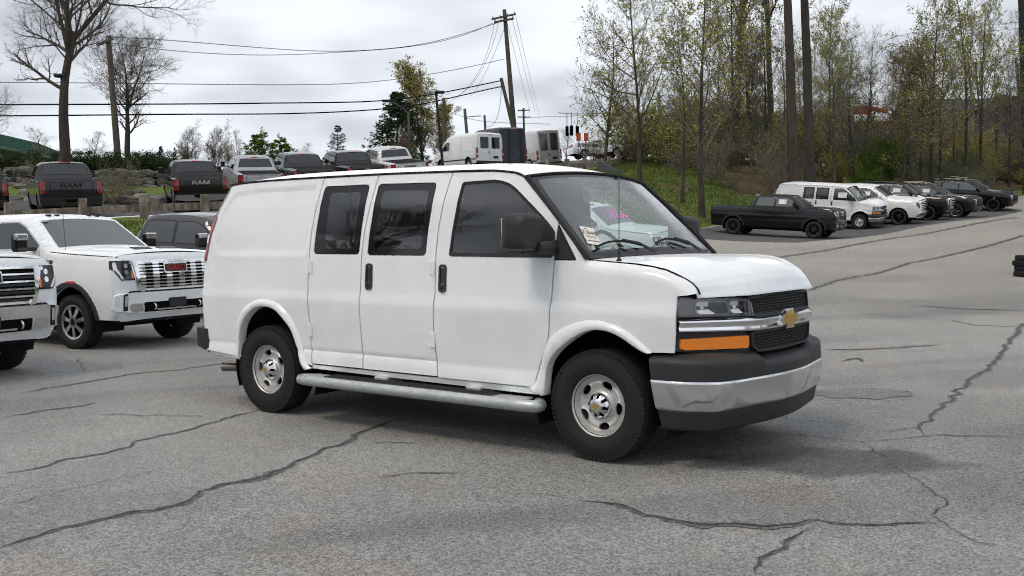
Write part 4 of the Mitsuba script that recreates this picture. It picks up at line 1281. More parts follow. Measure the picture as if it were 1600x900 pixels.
    if o['roof_rails']:
        for s in (-1, 1):
            a.put('roof_rail', tube(crv([(L - 1.75, s * .70, 1.88 * h), (L - 2.0, s * .71, 1.925 * h), (.0, s * .71, 1.93 * h), (-.4, s * .70, 1.88 * h)], 20), .018, 6), 'gloss_black' if o['dark'] else 'satin_chrome')
    if o.get('sticker', True):
        a.side(sbox(L - 1.80, 1.40 * h, L - 1.42, 1.60 * h), 'paper_white', 'window_sticker', .0085, both=False)
    return a


def panel_van(X, name, label, group, paint, hgt, opt=None):
    """A tall delivery van seen from behind."""
    o = dict(dict(door='paint', windows=False, letter=None), **(opt or {}))
    key = thing(name, label, 'van', group)
    H = hgt
    sil = [(4.45, .38, .06), (4.52, .55, .10), (4.50, .85, .10), (4.40, 1.05, .10), (4.0, 1.22, .05), (3.62, 1.38, .05), (2.85, H - .25, .06), (2.55, H - .10, .05), (2.1, H - .02, .04), (.5, H, .03), (-.75, H - .03, .03), (-.90, H - .12, .02), (-.96, 1.2, .02), (-.97, .45, .02)]
    W = [(.3, .95), (.5, 1.01), (.9, 1.025), (1.3, 1.02), (1.8, .985), (H - .2, .93), (H, .90)]
    a = Auto(key, X, sil, W, .09, sill=.40, lod=1, cell=.14)
    ra, fa = arch(0, .42, .95), arch(3.45, .42, .95)
    a.side(a.body.difference(ra).difference(fa), paint, 'body_side', flange=.05)
    a.strip(0, 3, 'black_plastic', 'nose'); a.strip(3, 5, paint, 'hood'); a.strip(5, 11, paint, 'roof'); a.strip(11, 13, paint, 'tail')
    a.strip(5, 6, 'glass_dark', 'windscreen', .008, .06, a=.05, b=.95)
    a.side(rpoly([(2.25, 1.30), (2.28, 1.85), (2.75, 1.85), (3.35, 1.40), (3.4, 1.30)], .03), 'glass_dark', 'side_window', .005)
    a.side(fline([(2.15, H - .3), (2.15, .5)], .014), 'gap_black', 'panel_gap', .002)
    a.side(fline([(.85, H - .3), (.85, .5)], .014), 'gap_black', 'panel_gap', .002)
    a.side(rpoly([(-.62, 1.12), (-.62, H - .35), (.75, H - .3), (.75, 1.12)], .06).difference(rpoly([(-.60, 1.14), (-.60, H - .37), (.73, H - .32), (.73, 1.14)], .05)), 'silver_paint' if paint != 'navy_paint' else 'gap_black', 'pressed_panel', .002)
    a.side(sbox(-.9, .62, 4.1, .70).difference(ra.buffer(.03)).difference(fa.buffer(.03)), 'black_plastic', 'rub_strip', .012, .02)
    a.put('chassis', box(-.9, 4.3, -.8, .8, .3, .42, .02), 'under_black')
    a.wheels((0, 3.45), .35, .22, .98, 'steel', 'satin_chrome', spokes=8, rr=.205)
    for c in (0, 3.45):
        w = patch(lambda u, v: (c + .43 * np.cos(np.pi * (1.1 - 1.2 * u)), -1.0 + .5 * v, .40 + .43 * np.sin(np.pi * (1.1 - 1.2 * u))), 16, 3)
        a.put('wheel_well', w, 'under_black'); a.put('wheel_well', mirror(w), 'under_black')
    for s in (-1, 1):
        a.put('side_mirror', join([box(3.05, 3.2, s * 1.20 - .09, s * 1.20 + .09, 1.30, 1.66, .03), box(3.1, 3.16, min(s * 1.0, s * 1.15), max(s * 1.0, s * 1.15), 1.36, 1.44)]), 'black_plastic')
    for y0, y1 in ((-.80, -.006), (.006, .80)):
        d = rpoly([(y0, .56), (y0, H - .17), (y1, H - .17), (y1, .56)], .03)
        k = a.rear(d, {'paint': paint, 'dark': 'charcoal_paint', 'pale': 'silver_paint'}[o['door']], 'rear_door', .014, .03)[0].split('__')[1]
        if o['windows']:
            a.rear(rpoly([(y0 + .1, 1.30), (y0 + .1, H - .30), (y1 - .1, H - .30), (y1 - .1, 1.30)], .04), 'glass_dark' if o['door'] != 'pale' else 'glass_mid', k + '__window', .018, .01)
    a.rear(sbox(-.004, .56, .004, H - .17), 'gap_black', 'door_gap', .012, .0)
    a.rear(rpoly([(.06, .98), (.06, 1.14), (.13, 1.14), (.13, .98)], .02), 'black_plastic', 'door_handle', .028, .02)
    lp = rpoly([(-1.0, 1.34), (-1.0, .72), (-.87, .72), (-.87, 1.34)], .03)
    a.rear(lp, 'red_lens', 'tail_lamp', .016, .04, sym=True)
    a.rear(rpoly([(-.98, 1.02), (-.98, .92), (-.89, .92), (-.89, 1.02)], .01), 'white_lens', 'reverse_lens', .022, .01, sym=True)
    a.rear(rpoly([(-.98, .54), (-.98, .40), (.98, .40), (.98, .54)], .03), 'black_plastic', 'rear_bumper', .09, .09)
    a.rear(rpoly([(-.60, .86), (-.60, .70), (-.22, .70), (-.22, .86)], .01), 'navy_paint', 'plate', .03, .02)
    a.rear(sbox(-.16, H - .13, .16, H - .10), 'red_bright', 'brake_lamp', .02, .02)
    return a
# ---------------------------------------------------------------- terrain
from scipy.interpolate import RBFInterpolator
CP = np.array([(-60, -20, 0), (0, -20, 0), (60, -20, 0), (-30, 0, 0), (0, 0, 0), (30, 0, 0), (-12, 10, 0), (0, 10, 0), (8, 10, 0), (20, 12, 0), (40, 14, .3), (-6, 15, 0), (5, 18, 0), (-6, 20.5, .05), (-16, 14, 0), (-30, 18, .2), (-16, 20, .15),
    (2.5, 27, .42), (-2, 26, .25), (-4.5, 23.5, .15), (13.8, 28, .31), (30, 30, .6), (50, 36, 1.2), (6, 38, .95), (9.4, 43.5, 1.34), (12.5, 43, 1.40), (9.9, 45.6, 1.38), (16.7, 50, 1.62), (18.6, 50, 1.86), (20.8, 52, 2.05), (23.3, 54.5, 2.3), (28.4, 61, 2.7), (12, 51, 1.6), (14.1, 52.5, 1.62), (16, 52.8, 1.80), (18.2, 54.6, 1.98), (20.7, 57, 2.25), (25.8, 63.6, 2.66), (21, 60, 2.5), (33, 67, 3.3), (48, 77, 4.3), (24, 40, 1.15), (38, 52, 2.4), (70, 68, 4),
    (-9.3, 28, 1.75), (-13, 28.5, 1.75), (-18, 28, 1.7), (-30, 29, 1.9), (-6, 31, 1.6), (-14.5, 30, 2.08), (-12.9, 31, 2.21), (-10, 33, 2.49), (-6.5, 39, 3.05), (-3, 46, 4.0), (1.5, 55, 5.15), (2.5, 57, 5.35), (-2, 39, 2.2), (2, 47, 2.9),
    (-14.4, 36, 2.05), (-11.5, 41, 2.45), (-10.2, 45, 2.95), (-8.7, 48, 3.3), (-6.8, 50, 3.55), (-4.9, 52, 3.85), (-1.9, 69, 5.5), (.4, 72, 5.8), (2.8, 76, 6.2), (-25, 38, 2.5), (-18, 45, 3.5), (-22, 48, 4.7), (-19.3, 52, 4.9), (-30, 52, 5), (-14, 56, 4.8), (-8, 62, 5.6),
    (7.2, 47, 1.85), (8.3, 52.5, 2.9), (9, 58, 4.3), (9.5, 68, 6.2), (10, 76, 7.5), (7, 80, 7.4), (13.6, 58, 3.4), (18, 65, 5.0), (24, 68, 4.6), (30, 73, 4.8), (36, 77, 5.1), (20, 80, 7.0), (35, 95, 6.6), (60, 100, 6.5), (5.6, 100, 8.6), (14, 100, 9.2), (25, 105, 9.0),
    (-10, 100, 7.4), (0, 130, 9.5), (-40, 100, 7), (-60, 60, 6), (-60, 150, 8), (40, 150, 9.5), (100, 120, 7), (100, 50, 4), (0, 220, 10), (-120, 220, 9), (140, 220, 10), (-120, 60, 6), (-80, 20, 1.5), (90, 20, 1.0)], float)
_H = RBFInterpolator(CP[:, :2], CP[:, 2], kernel='linear', smoothing=.6)
_gx, _gy = np.arange(-150, 151, 1.5), np.arange(-24, 240, 1.5)
_G = _H(np.stack(np.meshgrid(_gx, _gy, indexing='ij'), -1).reshape(-1, 2)).reshape(len(_gx), len(_gy))
from scipy.ndimage import gaussian_filter
_G = gaussian_filter(_G, 1.3)
_XX, _YY = np.meshgrid(_gx, _gy, indexing='ij')
_flat = np.clip((_YY - 18 + .12 * np.abs(_XX)) / 6, 0, 1)
_flat[(np.abs(_XX) > 35)] = 1
_G = _G * np.maximum(_flat, 0)
from scipy.interpolate import RegularGridInterpolator
_HI = RegularGridInterpolator((_gx, _gy), _G, bounds_error=False, fill_value=None, method='linear')


def H(x, y):
    x, y = np.broadcast_arrays(np.asarray(x, float), np.asarray(y, float))
    q = np.stack([np.clip(x, -149, 149), np.clip(y, -23, 238)], -1)
    return _HI(q.reshape(-1, 2)).reshape(x.shape)


def ground_hit(px, py):
    """Where the line of sight through a photograph pixel meets the terrain (for laying out marks on it)."""
    d = _f + (px - 800) / FOC * _r + (450 - py) / FOC * _u
    t = np.linspace(3, 140, 4000)
    p = EYE + t[:, None] * d / d[1]
    below = p[:, 2] < H(p[:, 0], p[:, 1])
    k = np.argmax(below) if below.any() else len(t) - 1
    return p[k]


def f_asphalt(p, n, uv):
    x, y = p.x, p.y
    big = fb(x * .35 + 3, y * .35, 0, 3)
    patch_ = fb(x * 1.3, y * 1.1 + 9, 0, 3)
    c = mx((.186, .185, .180), (.242, .240, .233), sst(.3, .7, big))
    c = c * (0.90 + .2 * patch_)
    st = fb(x * 10.0 + 40, y * 10.0, 0, 2)
    d1 = nz(x * 105, y * 105, 2.0)
    d2 = nz(x * 210 + 7, y * 210, 5.0)
    d3 = nz(x * 55, y * 55 + 11, 8.0)
    g = .52 * d1 + .33 * d2 + .15 * d3
    c = c * (0.50 + .96 * sst(.16, .86, g)) * (.93 + .14 * st)
    # old oil drips and tyre-darkened drive lanes
    far = sst(14.0, 34.0, y)
    lane = fb(x * .16 + y * .10, y * .9 - x * .3, 4, 3)
    c = mx(c, c * mi.Color3f(.70, .70, .72), sst(.52, .70, lane) * .75)
    c = mx(c, mi.Color3f(.265, .250, .222) * (0.75 + .5 * g), far * .55)
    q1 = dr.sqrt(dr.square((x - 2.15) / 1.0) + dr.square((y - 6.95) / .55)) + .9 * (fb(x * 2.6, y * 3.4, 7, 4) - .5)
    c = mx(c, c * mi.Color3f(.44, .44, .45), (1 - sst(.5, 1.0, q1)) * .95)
    rust = sst(.66, .78, fb(x * 1.7 + 20, y * 1.7, 3, 3)) * .22
    c = mx(c, c * mi.Color3f(1.12, .97, .80), rust)
    return c


def h_asphalt(p, n, uv):
    return .0035 * nz(p.x * 70, p.y * 70, 3) + .002 * nz(p.x * 150, p.y * 150, 3)


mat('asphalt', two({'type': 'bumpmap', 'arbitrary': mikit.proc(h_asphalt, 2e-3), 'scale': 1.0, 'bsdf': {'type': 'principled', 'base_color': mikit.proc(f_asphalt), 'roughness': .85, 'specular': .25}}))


def f_dark_asphalt(p, n, uv):
    g = nz(p.x * 60, p.y * 60, 1)
    return mx((.055, .056, .058), (.085, .085, .085), fb(p.x * .6, p.y * .6, 0, 3)) * (.7 + .6 * g)


mat('dark_asphalt', pr(mikit.proc(f_dark_asphalt), .85, 0, .25))


def f_crack(p, n, uv):
    return mx((.026, .026, .026), (.07, .07, .07), nz(p.x * 45, p.y * 45, 0))


mat('crack_black', pr(mikit.proc(f_crack), .8, 0, .3))


def f_seal(p, n, uv):
    g = nz(p.x * 80, p.y * 80, 1)
    return mx((.075, .075, .077), (.150, .149, .146), sst(.25, .85, g))


mat('crack_filler', pr(mikit.proc(f_seal), .75, 0, .3))


def f_grass(p, n, uv):
    a = fb(p.x * .45, p.y * .45, 1, 4)
    b = fb(p.x * 6, p.y * 6, 2, 3)
    c = mx((.066, .098, .022), (.120, .150, .046), b)
    c = mx(c, mi.Color3f(.15, .115, .065), sst(.60, .76, a) * .65)
    return c * (.55 + .9 * nz(p.x * 28, p.y * 28, 0))


mat('grass_green', pr(mikit.proc(f_grass), .95, 0, .1))


def f_brush_floor(p, n, uv):
    return mx((.060, .045, .030), (.10, .080, .05), fb(p.x * 2, p.y * 2, 1, 3)) * (.6 + .8 * nz(p.x * 22, p.y * 22, 0))


mat('leaf_litter', pr(mikit.proc(f_brush_floor), .95, 0, .1))
mat('concrete', pr((.36, .35, .33), .9, 0, .2))

lot = Polygon([(-90, -20), (90, -20), (120, 60), (60, 86), (33.6, 69.4), (28, 66.2), (23, 62), (18, 58.0), (13, 54.3), (10.3, 50.2), (8.2, 46.2), (6.1, 41.5), (3.0, 35.5), (-1, 31.5), (-4.5, 27.5), (-8, 24.6), (-13, 23.6), (-30, 22), (-90, 18)])
near = sbox(-16, 1.0, 16, 22)
hill_top = Polygon([(-90, 30.3), (-30, 30), (-16, 30.6), (-13, 32.6), (-10, 35), (-7, 40.5), (-3.6, 47.5), (1, 56.5), (2.6, 59.5), (5, 66), (8.0, 77), (12, 84), (20, 92), (40, 110), (90, 118), (90, 135), (40, 126), (10, 112), (-4, 100), (-10, 72), (-12, 56), (-14, 48), (-17.5, 43.5), (-24, 42), (-34, 44), (-90, 46)])
woods_floor = Polygon([(13.0, 59.5), (12.0, 63), (13, 80), (20, 90), (40, 106), (120, 112), (140, 74), (62, 90), (35.5, 73), (27.5, 68), (21, 63.4), (16.5, 59.6)])


def ground_part(key, poly, cell, dz, m, kind='structure', smooth=True):
    f = lambda x, y: np.stack([x, y, H(x, y) + dz], -1)
    put(key, drape(poly, f, cell), m, smooth=smooth)
    labels[key] = dict(kind=kind)


STRIP = Polygon([(8.25, 46.1), (10.4, 50.1), (13.1, 54.2), (18, 57.9), (23, 61.9), (28, 66.1), (30.6, 67.5), (30.2, 61.3), (25, 55.0), (19.5, 49.8), (14.8, 44.2), (11.3, 40.9), (8.2, 41.2), (6.4, 42)]).intersection(lot)
mid = sbox(-24, 16, 46, 76)
lot_far = lot.difference(near).difference(STRIP)
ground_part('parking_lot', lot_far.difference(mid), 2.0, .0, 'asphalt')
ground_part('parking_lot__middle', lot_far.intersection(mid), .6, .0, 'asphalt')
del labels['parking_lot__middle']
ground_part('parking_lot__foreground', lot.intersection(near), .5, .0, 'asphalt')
del labels['parking_lot__foreground']
rest = sbox(-148, -22, 148, 236).difference(lot).difference(hill_top)
ground_part('grass_bank', rest.difference(woods_floor), 1.5, -.012, 'grass_green')
ground_part('woodland_floor', woods_floor.difference(lot), 1.5, .02, 'leaf_litter')
ground_part('upper_road', hill_top, 1.5, .006, 'dark_asphalt')
put('far_ground', M([(-3000, -3000, -3.0), (3000, -3000, -3.0), (3000, 3000, -3.0), (-3000, 3000, -3.0)], [[0, 1, 2, 3]]), 'leaf_litter', smooth=False); labels['far_ground'] = dict(kind='structure')
# the newer, darker strip where the right-hand row stands
ground_part('parking_row_asphalt', STRIP, .8, .0, 'dark_asphalt')


# cracks and their black filler: thin ragged sheets on the asphalt, laid out from the photograph
def ribbon(pts, w0, thin, seed, rag=.5, step=.035, dz=.004):
    rng = np.random.default_rng(seed)
    P = np.array([ground_hit(*q)[:2] for q in pts])
    P = densify(P, step, False)
    n = len(P)
    s = np.linspace(0, 1, n)
    q = np.c_[P * 5.0, np.full(n, seed * 3.1)]
    wob = (meshkit.fbm(q, 4, seed) - .5) * .16 * (1 if n > 20 else .4)
    t = np.gradient(P, axis=0); t /= np.linalg.norm(t, axis=1, keepdims=True) + 1e-9
    N = np.c_[-t[:, 1], t[:, 0]]
    P = P + N * wob[:, None]
    w = np.interp(s, np.linspace(0, 1, len(np.atleast_1d(w0))), np.atleast_1d(w0)) * .5
    w = w * np.clip(1 / np.sqrt(N[:, 0] ** 2 + (N[:, 1] * CAM_H / P[:, 1]) ** 2), 1, 4.5) ** (.85 if thin else .35)
    jl, jr = [np.clip(1 + rag * 2.6 * (meshkit.fbm(np.c_[P * 16, np.full(n, seed + k)], 3, seed + k) - .5), .12, 2.2) for k in (1, 2)]
    e = np.clip(np.minimum(s, 1 - s) * n / 8, .15, 1)
    L, R = P + N * (w * jl * e)[:, None], P - N * (w * jr * e)[:, None]
    V = np.vstack([L, R])
    V = np.c_[V, H(V[:, 0], V[:, 1]) + dz + .03 * np.clip((V[:, 1] - 18) / 10, 0, 1)]
    i = np.arange(n - 1)
    return M(V, np.stack([i, i + 1, i + 1 + n, i + n], -1))


CRACKS = [  # pixels, widths in metres
    ([(0, 858), (70, 836), (105, 826), (200, 803), (250, 795), (300, 786), (318, 770), (350, 760), (395, 750), (440, 737), (470, 722), (500, 705), (540, 690), (580, 670), (630, 656)], [.018, .022, .03, .02, .05, .02, .02, .03, .022, .012]),
    ([(0, 744), (40, 738), (90, 722), (150, 712), (190, 700), (220, 690), (300, 672), (340, 658), (410, 642)], [.010, .016, .018, .014, .02]),
    ([(0, 797), (60, 778), (130, 763), (200, 748), (265, 732)], [.008, .012, .010, .006]),
    ([(28, 616), (100, 603), (170, 592), (210, 585), (290, 577), (375, 563)], [.012, .022, .020, .014, .014]),
    ([(0, 654), (60, 644), (130, 634), (170, 628)], [.012, .02, .01]),
    ([(900, 782), (960, 790), (1000, 802), (1045, 815), (1090, 820), (1130, 824), (1180, 826), (1230, 822), (1280, 816), (1330, 821), (1380, 820), (1415, 817), (1470, 821)], [.006, .02, .03, .03, .034, .034, .026, .012, .010, .010, .012]),
    ([(1378, 722), (1405, 738), (1440, 755), (1455, 770), (1478, 785), (1478, 793), (1459, 808), (1470, 822), (1490, 835), (1530, 849), (1560, 857), (1600, 866)], [.010, .014, .012, .016, .016, .014, .016, .012, .010]),
    ([(1215, 680), (1260, 682), (1300, 686), (1345, 692), (1390, 690), (1430, 684), (1470, 681), (1530, 683), (1600, 684)], [.006, .010, .014, .014, .012, .010, .008]),
    ([(1600, 505), (1590, 520), (1575, 536), (1560, 560), (1540, 580), (1515, 597), (1495, 613), (1487, 627), (1470, 643), (1450, 655), (1437, 668), (1440, 680)], [.03, .04, .034, .03, .03, .026, .02, .014]),
    ([(1345, 692), (1362, 703), (1375, 715), (1378, 722)], [.010, .012]),
    ([(1178, 900), (1200, 882), (1215, 868), (1230, 853), (1245, 842), (1258, 826)], [.02, .016, .018, .008]),
    ([(1262, 455), (1310, 438), (1370, 428), (1420, 412), (1480, 400), (1540, 386), (1600, 368)], [.03, .04, .04, .06, .06]),
    ([(1200, 404), (1300, 390), (1400, 372), (1500, 355), (1592, 340)], [.045, .05, .06, .07]),
    ([(1290, 547), (1340, 547), (1400, 544), (1470, 539)], [.03, .03, .03]),
    ([(1315, 566), (1340, 560), (1350, 567)], [.03, .03]),
    ([(1370, 678), (1400, 672), (1437, 668)], [.006, .010, .008]),
    ([(1410, 800), (1428, 806), (1440, 815)], [.006, .007]),
    ([(120, 560), (130, 572), (128, 584)], [.014, .012]),
    ([(140, 648), (200, 650), (280, 652), (330, 652)], [.005, .008, .006]),
    ([(570, 695), (600, 693), (630, 692), (662, 694)], [.006, .012, .010]),
    ([(560, 752), (610, 747), (680, 742), (740, 739)], [.003, .006, .004]),
    ([(820, 774), (850, 774), (900, 782)], [.004, .006]),
    ([(1180, 636), (1230, 656), (1300, 662), (1350, 666)], [.004, .006, .004]),
    ([(1480, 500), (1520, 508), (1600, 512)], [.02, .02]),
    ([(1430, 478), (1500, 483), (1600, 486)], [.03, .03]),
]
for k, (pts, w) in enumerate(CRACKS):
    if pts[0][1] > 470:
        put('parking_lot__crack', ribbon(pts, np.maximum(np.array(w) * .42, .006), max(w) <= .016, k + 1, .9, .025, .008), 'crack_black', smooth=False)
    if max(w) > .016:
        put('parking_lot__crack_filler', ribbon(pts, np.array(w) * 2.1, False, k + 1, .7, .04, .004), 'crack_filler', smooth=False)


def blot(px, py, rx, ry, seed, dz=.006):
    c = ground_hit(px, py)
    g = np.linspace(0, 2 * np.pi, 64, endpoint=False)
    n = meshkit.fbm(np.c_[np.cos(g) * 2.5, np.sin(g) * 2.5, np.full(64, seed)], 3, seed)
    r = .55 + .9 * n
    V = np.c_[c[0] + rx * r * np.cos(g), c[1] + ry * r * np.sin(g)]
    V = np.vstack([[[c[0], c[1]]], V])
    V = np.c_[V, H(V[:, 0], V[:, 1]) + dz]
    i = np.arange(64)
    return M(V, np.stack([np.zeros(64, int), 1 + i, 1 + (i + 1) % 64], -1))


def f_stain(p, n, uv):
    g = nz(p.x * 75, p.y * 75, 2)
    return mx((.10, .10, .105), (.19, .188, .18), sst(.2, .8, g))


mat('stain', pr(mikit.proc(f_stain), .8, 0, .3))
put('parking_lot__patch', blot(1350, 615, .48, .30, 4), 'stain', smooth=False)

# ---------------------------------------------------------------- wooden guard rail
def f_wood(p, n, uv):
    g = fb(p.x * 9, p.y * 9, p.z * 2.2, 3)
    return mx((.12, .100, .080), (.29, .25, .205), sst(.25, .75, g)) * (.75 + .5 * nz(p.x * 40, p.y * 40, p.z * 9))


mat('weathered_wood', pr(mikit.proc(f_wood), .9, 0, .15))
FP = [(-17.6, 30.2), (-14.5, 30.0), (-12.75, 30.9), (-11.25, 31.9), (-9.75, 33.1), (-8.2, 35.8), (-6.9, 38.4), (-5.6, 41.2), (-4.3, 44.1), (-3.0, 46.9), (-1.7, 49.6), (-.3, 52.3), (.9, 54.6), (2.0, 56.2), (3.1, 57.4), (4.3, 60.3), (5.3, 63.2), (6.2, 66.0), (7.1, 69.0), (8.0, 72.4), (8.8, 75.5)]
wf = thing('guard_rail', 'weathered timber guard rail of square posts along the grass bank below the pickups', 'fence')
rngf = np.random.default_rng(5)
for i, (x, y) in enumerate(FP):
    z = float(H(x, y)) - .08
    h = .72 + .08 * rngf.random()
    ang = rngf.normal(0, .12) + .5
    b = box(-.12, .12, -.11, .11, -.3, h, .018)
    put(wf + '__post', tf(b, rotz(ang) @ roty(rngf.normal(0, .03)), (x, y, z)), 'weathered_wood', smooth=False)
    if i:
        x0, y0 = FP[i - 1]
        z0 = float(H(x0, y0)) - .08
        z = float(H(x, y)) - .08
        p0, p1 = np.array([x0, y0 + .19, z0 + .40]), np.array([x, y + .19, z + .40])
        put(wf + '__rail', sweep([p0 - (p1 - p0) * .03, p1 + (p1 - p0) * .03], [(-.06, -.12), (.06, -.12), (.06, .12), (-.06, .12)]), 'weathered_wood', smooth=False)

# ---------------------------------------------------------------- boulder wall, junipers and the building on the left
def f_stone(p, n, uv):
    a = fb(p.x * 1.6, p.y * 1.6, p.z * 1.6, 4)
    return mx((.085, .080, .068), (.235, .225, .20), sst(.3, .72, a)) * (.7 + .5 * nz(p.x * 14, p.y * 14, p.z * 14))


mat('field_stone', pr(mikit.proc(f_stone), .95, 0, .15))
rng = np.random.default_rng(11)


def rock(rx, ry, rz, seed):
    v, f = ico(1.0, 2)
    d = meshkit.fbm(v * 1.9 + seed * 7.7, 4, seed)
    v = v * (0.55 + .9 * d)[:, None]
    q = np.sign(v) * np.abs(v) ** .72
    return q * [rx, ry, rz], f


ROCKS = [rock(1, .8, .72, s) for s in range(6)]
ROCKD = [mikit.ply(r, 'field_stone', smooth=False) for r in ROCKS]
sw = thing('stone_wall', 'dry boulder retaining wall behind the leftmost dark pickup and the leaning wooden pole', 'wall')
wx = np.array([(-24.5, 45.5), (-20, 46), (-16, 48.5), (-12.5, 52.5), (-10.5, 57)])
cnt = 0
for row in range(3):
    L = LineString(wx)
    s = rng.random() * .5
    while s < L.length:
        p = L.interpolate(s)
        sc = rng.uniform(.24, .46)
        z = float(H(p.x, p.y)) - .2 + row * .36
        X = T(np.block([[rotz(rng.uniform(0, 6.3)) @ np.diag([sc, sc, sc * .8]), np.array([[p.x + rng.normal(0, .1)], [p.y + .28 * row], [z]])], [np.zeros((1, 3)), np.ones((1, 1))]]).tolist())
        again(sw + '__stone', ROCKD[int(rng.integers(6))], X)
        s += sc * 1.55; cnt += 1
for k in range(24):
    px, py, d = rng.uniform(0, 290), 0, rng.uniform(40.5, 45)
    x = (px - 800) / FOC * d
    if hill_top.contains(Point(x, d)) and d < 41: continue
    sc = rng.uniform(.25, .7)
    X = T(np.block([[rotz(rng.uniform(0, 6.3)) @ np.diag([sc, sc, sc * .6]), np.array([[x], [d + .5], [float(H(x, d)) + .05]])], [np.zeros((1, 3)), np.ones((1, 1))]]).tolist())
    again(sw + '__stone', ROCKD[int(rng.integers(6))], X)

mat('cream_render', pr((.62, .58, .50), .9, 0, .2))


def f_green_roof(p, n, uv):
    return mx((.035, .105, .080), (.055, .14, .105), fb(p.x, p.y, p.z * 3, 2))


mat('green_metal', pr(mikit.proc(f_green_roof), .5, 0, .4))
gb = thing('low_building', 'cream building with a long green metal roof at the left edge behind junipers', 'building')
a0, a1 = at(-30, 262, 62), at(128, 262, 80)
dirb = (a1 - a0)[:2] / np.linalg.norm((a1 - a0)[:2])
nb = np.array([-dirb[1], dirb[0]])
Lb = np.linalg.norm((a1 - a0)[:2])
loc = lambda s, t, z: (a0[0] + dirb[0] * s + nb[0] * t, a0[1] + dirb[1] * s + nb[1] * t, z)
zb0 = 4.2
eave0, eave1 = at(-30, 234, 62)[2], at(112, 263, 78)[2]
zE, zR = 7.05, 8.9


def prism(pts, m, part):
    put(gb + '__' + part, hull(pts), m, smooth=False)


prism([loc(s, t, z) for s in (0, Lb) for t in (0, 9) for z in (zb0, zE)], 'cream_render', 'wall')
prism([loc(s, t, z) for s in (-.6, Lb + .6) for t, z in ((-.9, zE - .05), (-.9, zE + .05), (3.5, zR), (3.6, zR - .1), (9.5, zE), (9.5, zE + .1))], 'green_metal', 'roof')
for k in range(34):
    s = -.4 + k * (Lb + .8) / 33
    put(gb + '__roof_seam', hull([loc(s + e, t, z + .06) for e in (-.03, .03) for t, z in ((-.9, zE + .02), (3.5, zR + .02))] + [loc(s, t, z) for t, z in ((-.9, zE), (3.5, zR))]), 'green_metal', smooth=False)
for k, s in enumerate((2.2, 7.5, 12.5)):
    put(gb + '__window', hull([loc(s + e, t, z) for e in (-.5, .5) for t in (-.03, .05) for z in (5.6, 6.6)]), 'glass_dark', smooth=False)

# ---------------------------------------------------------------- poles and wires
mat('pole_wood', pr(mikit.proc(lambda p, n, uv: mx((.07, .058, .048), (.14, .118, .10), fb(p.x * 7, p.y * 7, p.z * 1.2, 3))), .9, 0, .15))
mat('pole_grey', pr((.13, .13, .135), .6, .5, .4))
mat('pole_dark', pr((.018, .018, .02), .5, .2, .4))
mat('wire_black', pr((.012, .012, .013), .6, 0, .3))
mat('insulator', pr((.32, .30, .28), .3, 0, .5))


def pole_pts(b, t, d, dz=1.5):
    """Foot below the ground and top of a pole seen between two pixels at distance d."""
    B, Tp = at(*b, d), at(*t, d)
    return B, Tp


def taper(B, Tp, r0, r1, n=12):
    return tube([B, (np.asarray(B) + Tp) / 2, Tp], [r0, (r0 + r1) / 2, r1], n)


def to_ground(B, Tp):
    B, Tp = np.array(B), np.array(Tp)
    d = (B - Tp) / np.linalg.norm(B - Tp)
    for _ in range(400):
        if B[2] < H(B[0], B[1]) - .3: break
        B = B + d * .1
    while B[2] < H(B[0], B[1]) - .6:
        B = B - d * .1
    return B


def util_pole(name, label, b, t, d, r0, r1, arms=(), mt='pole_wood'):
    k = thing(name, label, 'pole')
    B, Tp = pole_pts(b, t, d)
    B = to_ground(B, Tp)
    put(k + '__shaft', taper(B, Tp, r0, r1), mt, smooth=40)
    for (q0, q1) in arms:
        A0, A1 = at(*q0, d - r1 - .08), at(*q1, d - r1 - .08)
        put(k + '__crossarm', sweep([A0, A1], [(-.06, -.07), (.06, -.07), (.06, .07), (-.06, .07)]), mt, smooth=False)
        for s in (.06, .35, .65, .94):
            p = A0 + (A1 - A0) * s
            put(k + '__insulator', tf(lathe([(.0, .0), (.03, .0), (.05, .06), (.025, .09), (.05, .13), (.0, .16)], 8, 'z'), None, p + [0, 0, .07]), 'insulator')
    return k


u1 = util_pole('utility_pole', 'weathered leaning wooden utility pole between the two leftmost tailgates', (189, 306), (169, 56), 60, .20, .15, [((151, 71), (177, 60))])
u2 = util_pole('utility_pole', 'tallest wooden utility pole with double crossarm rising above the parked delivery vans', (804, 212), (788, 15), 84, .24, .15, [((768, 30), (806, 22)), ((772, 35), (803, 29))])
u3 = util_pole('utility_pole', 'slanting brace pole leaning against the tallest utility pole', (803, 206), (783, 122), 83, .17, .13)
u4 = util_pole('utility_pole', 'small distant pole with crossarms just right of the tallest utility pole', (819, 215), (818, 169), 150, .17, .14, [((809, 173), (828, 172)), ((809, 183), (828, 183))])
u5 = util_pole('utility_pole', 'grey pole with curved lamp arm left of the delivery vans', (731, 225), (726, 170), 110, .20, .15, mt='pole_grey')
put(u5 + '__lamp_arm', tube([at(728, 183, 109.6), at(738, 182, 109.6), at(752, 181, 109.6)], .05, 6), 'pole_grey')
u6 = util_pole('utility_pole', 'short grey pole standing behind the roof of the dark delivery van', (759, 215), (757, 180), 110, .14, .12, mt='pole_grey')
u7 = util_pole('utility_pole', 'thin brown pole beside the dark parking lot lamp', (696, 262), (693, 153), 75, .13, .10)
u8 = util_pole('utility_pole', 'slim grey pole between the budding trees behind the traffic signals', (1031, 195), (1029, 145), 105, .22, .16, mt='pole_grey')
u9 = util_pole('utility_pole', 'pale distant pole behind the woods at the upper right', (1595, 170), (1587, 90), 95, .17, .13, mt='pole_grey')


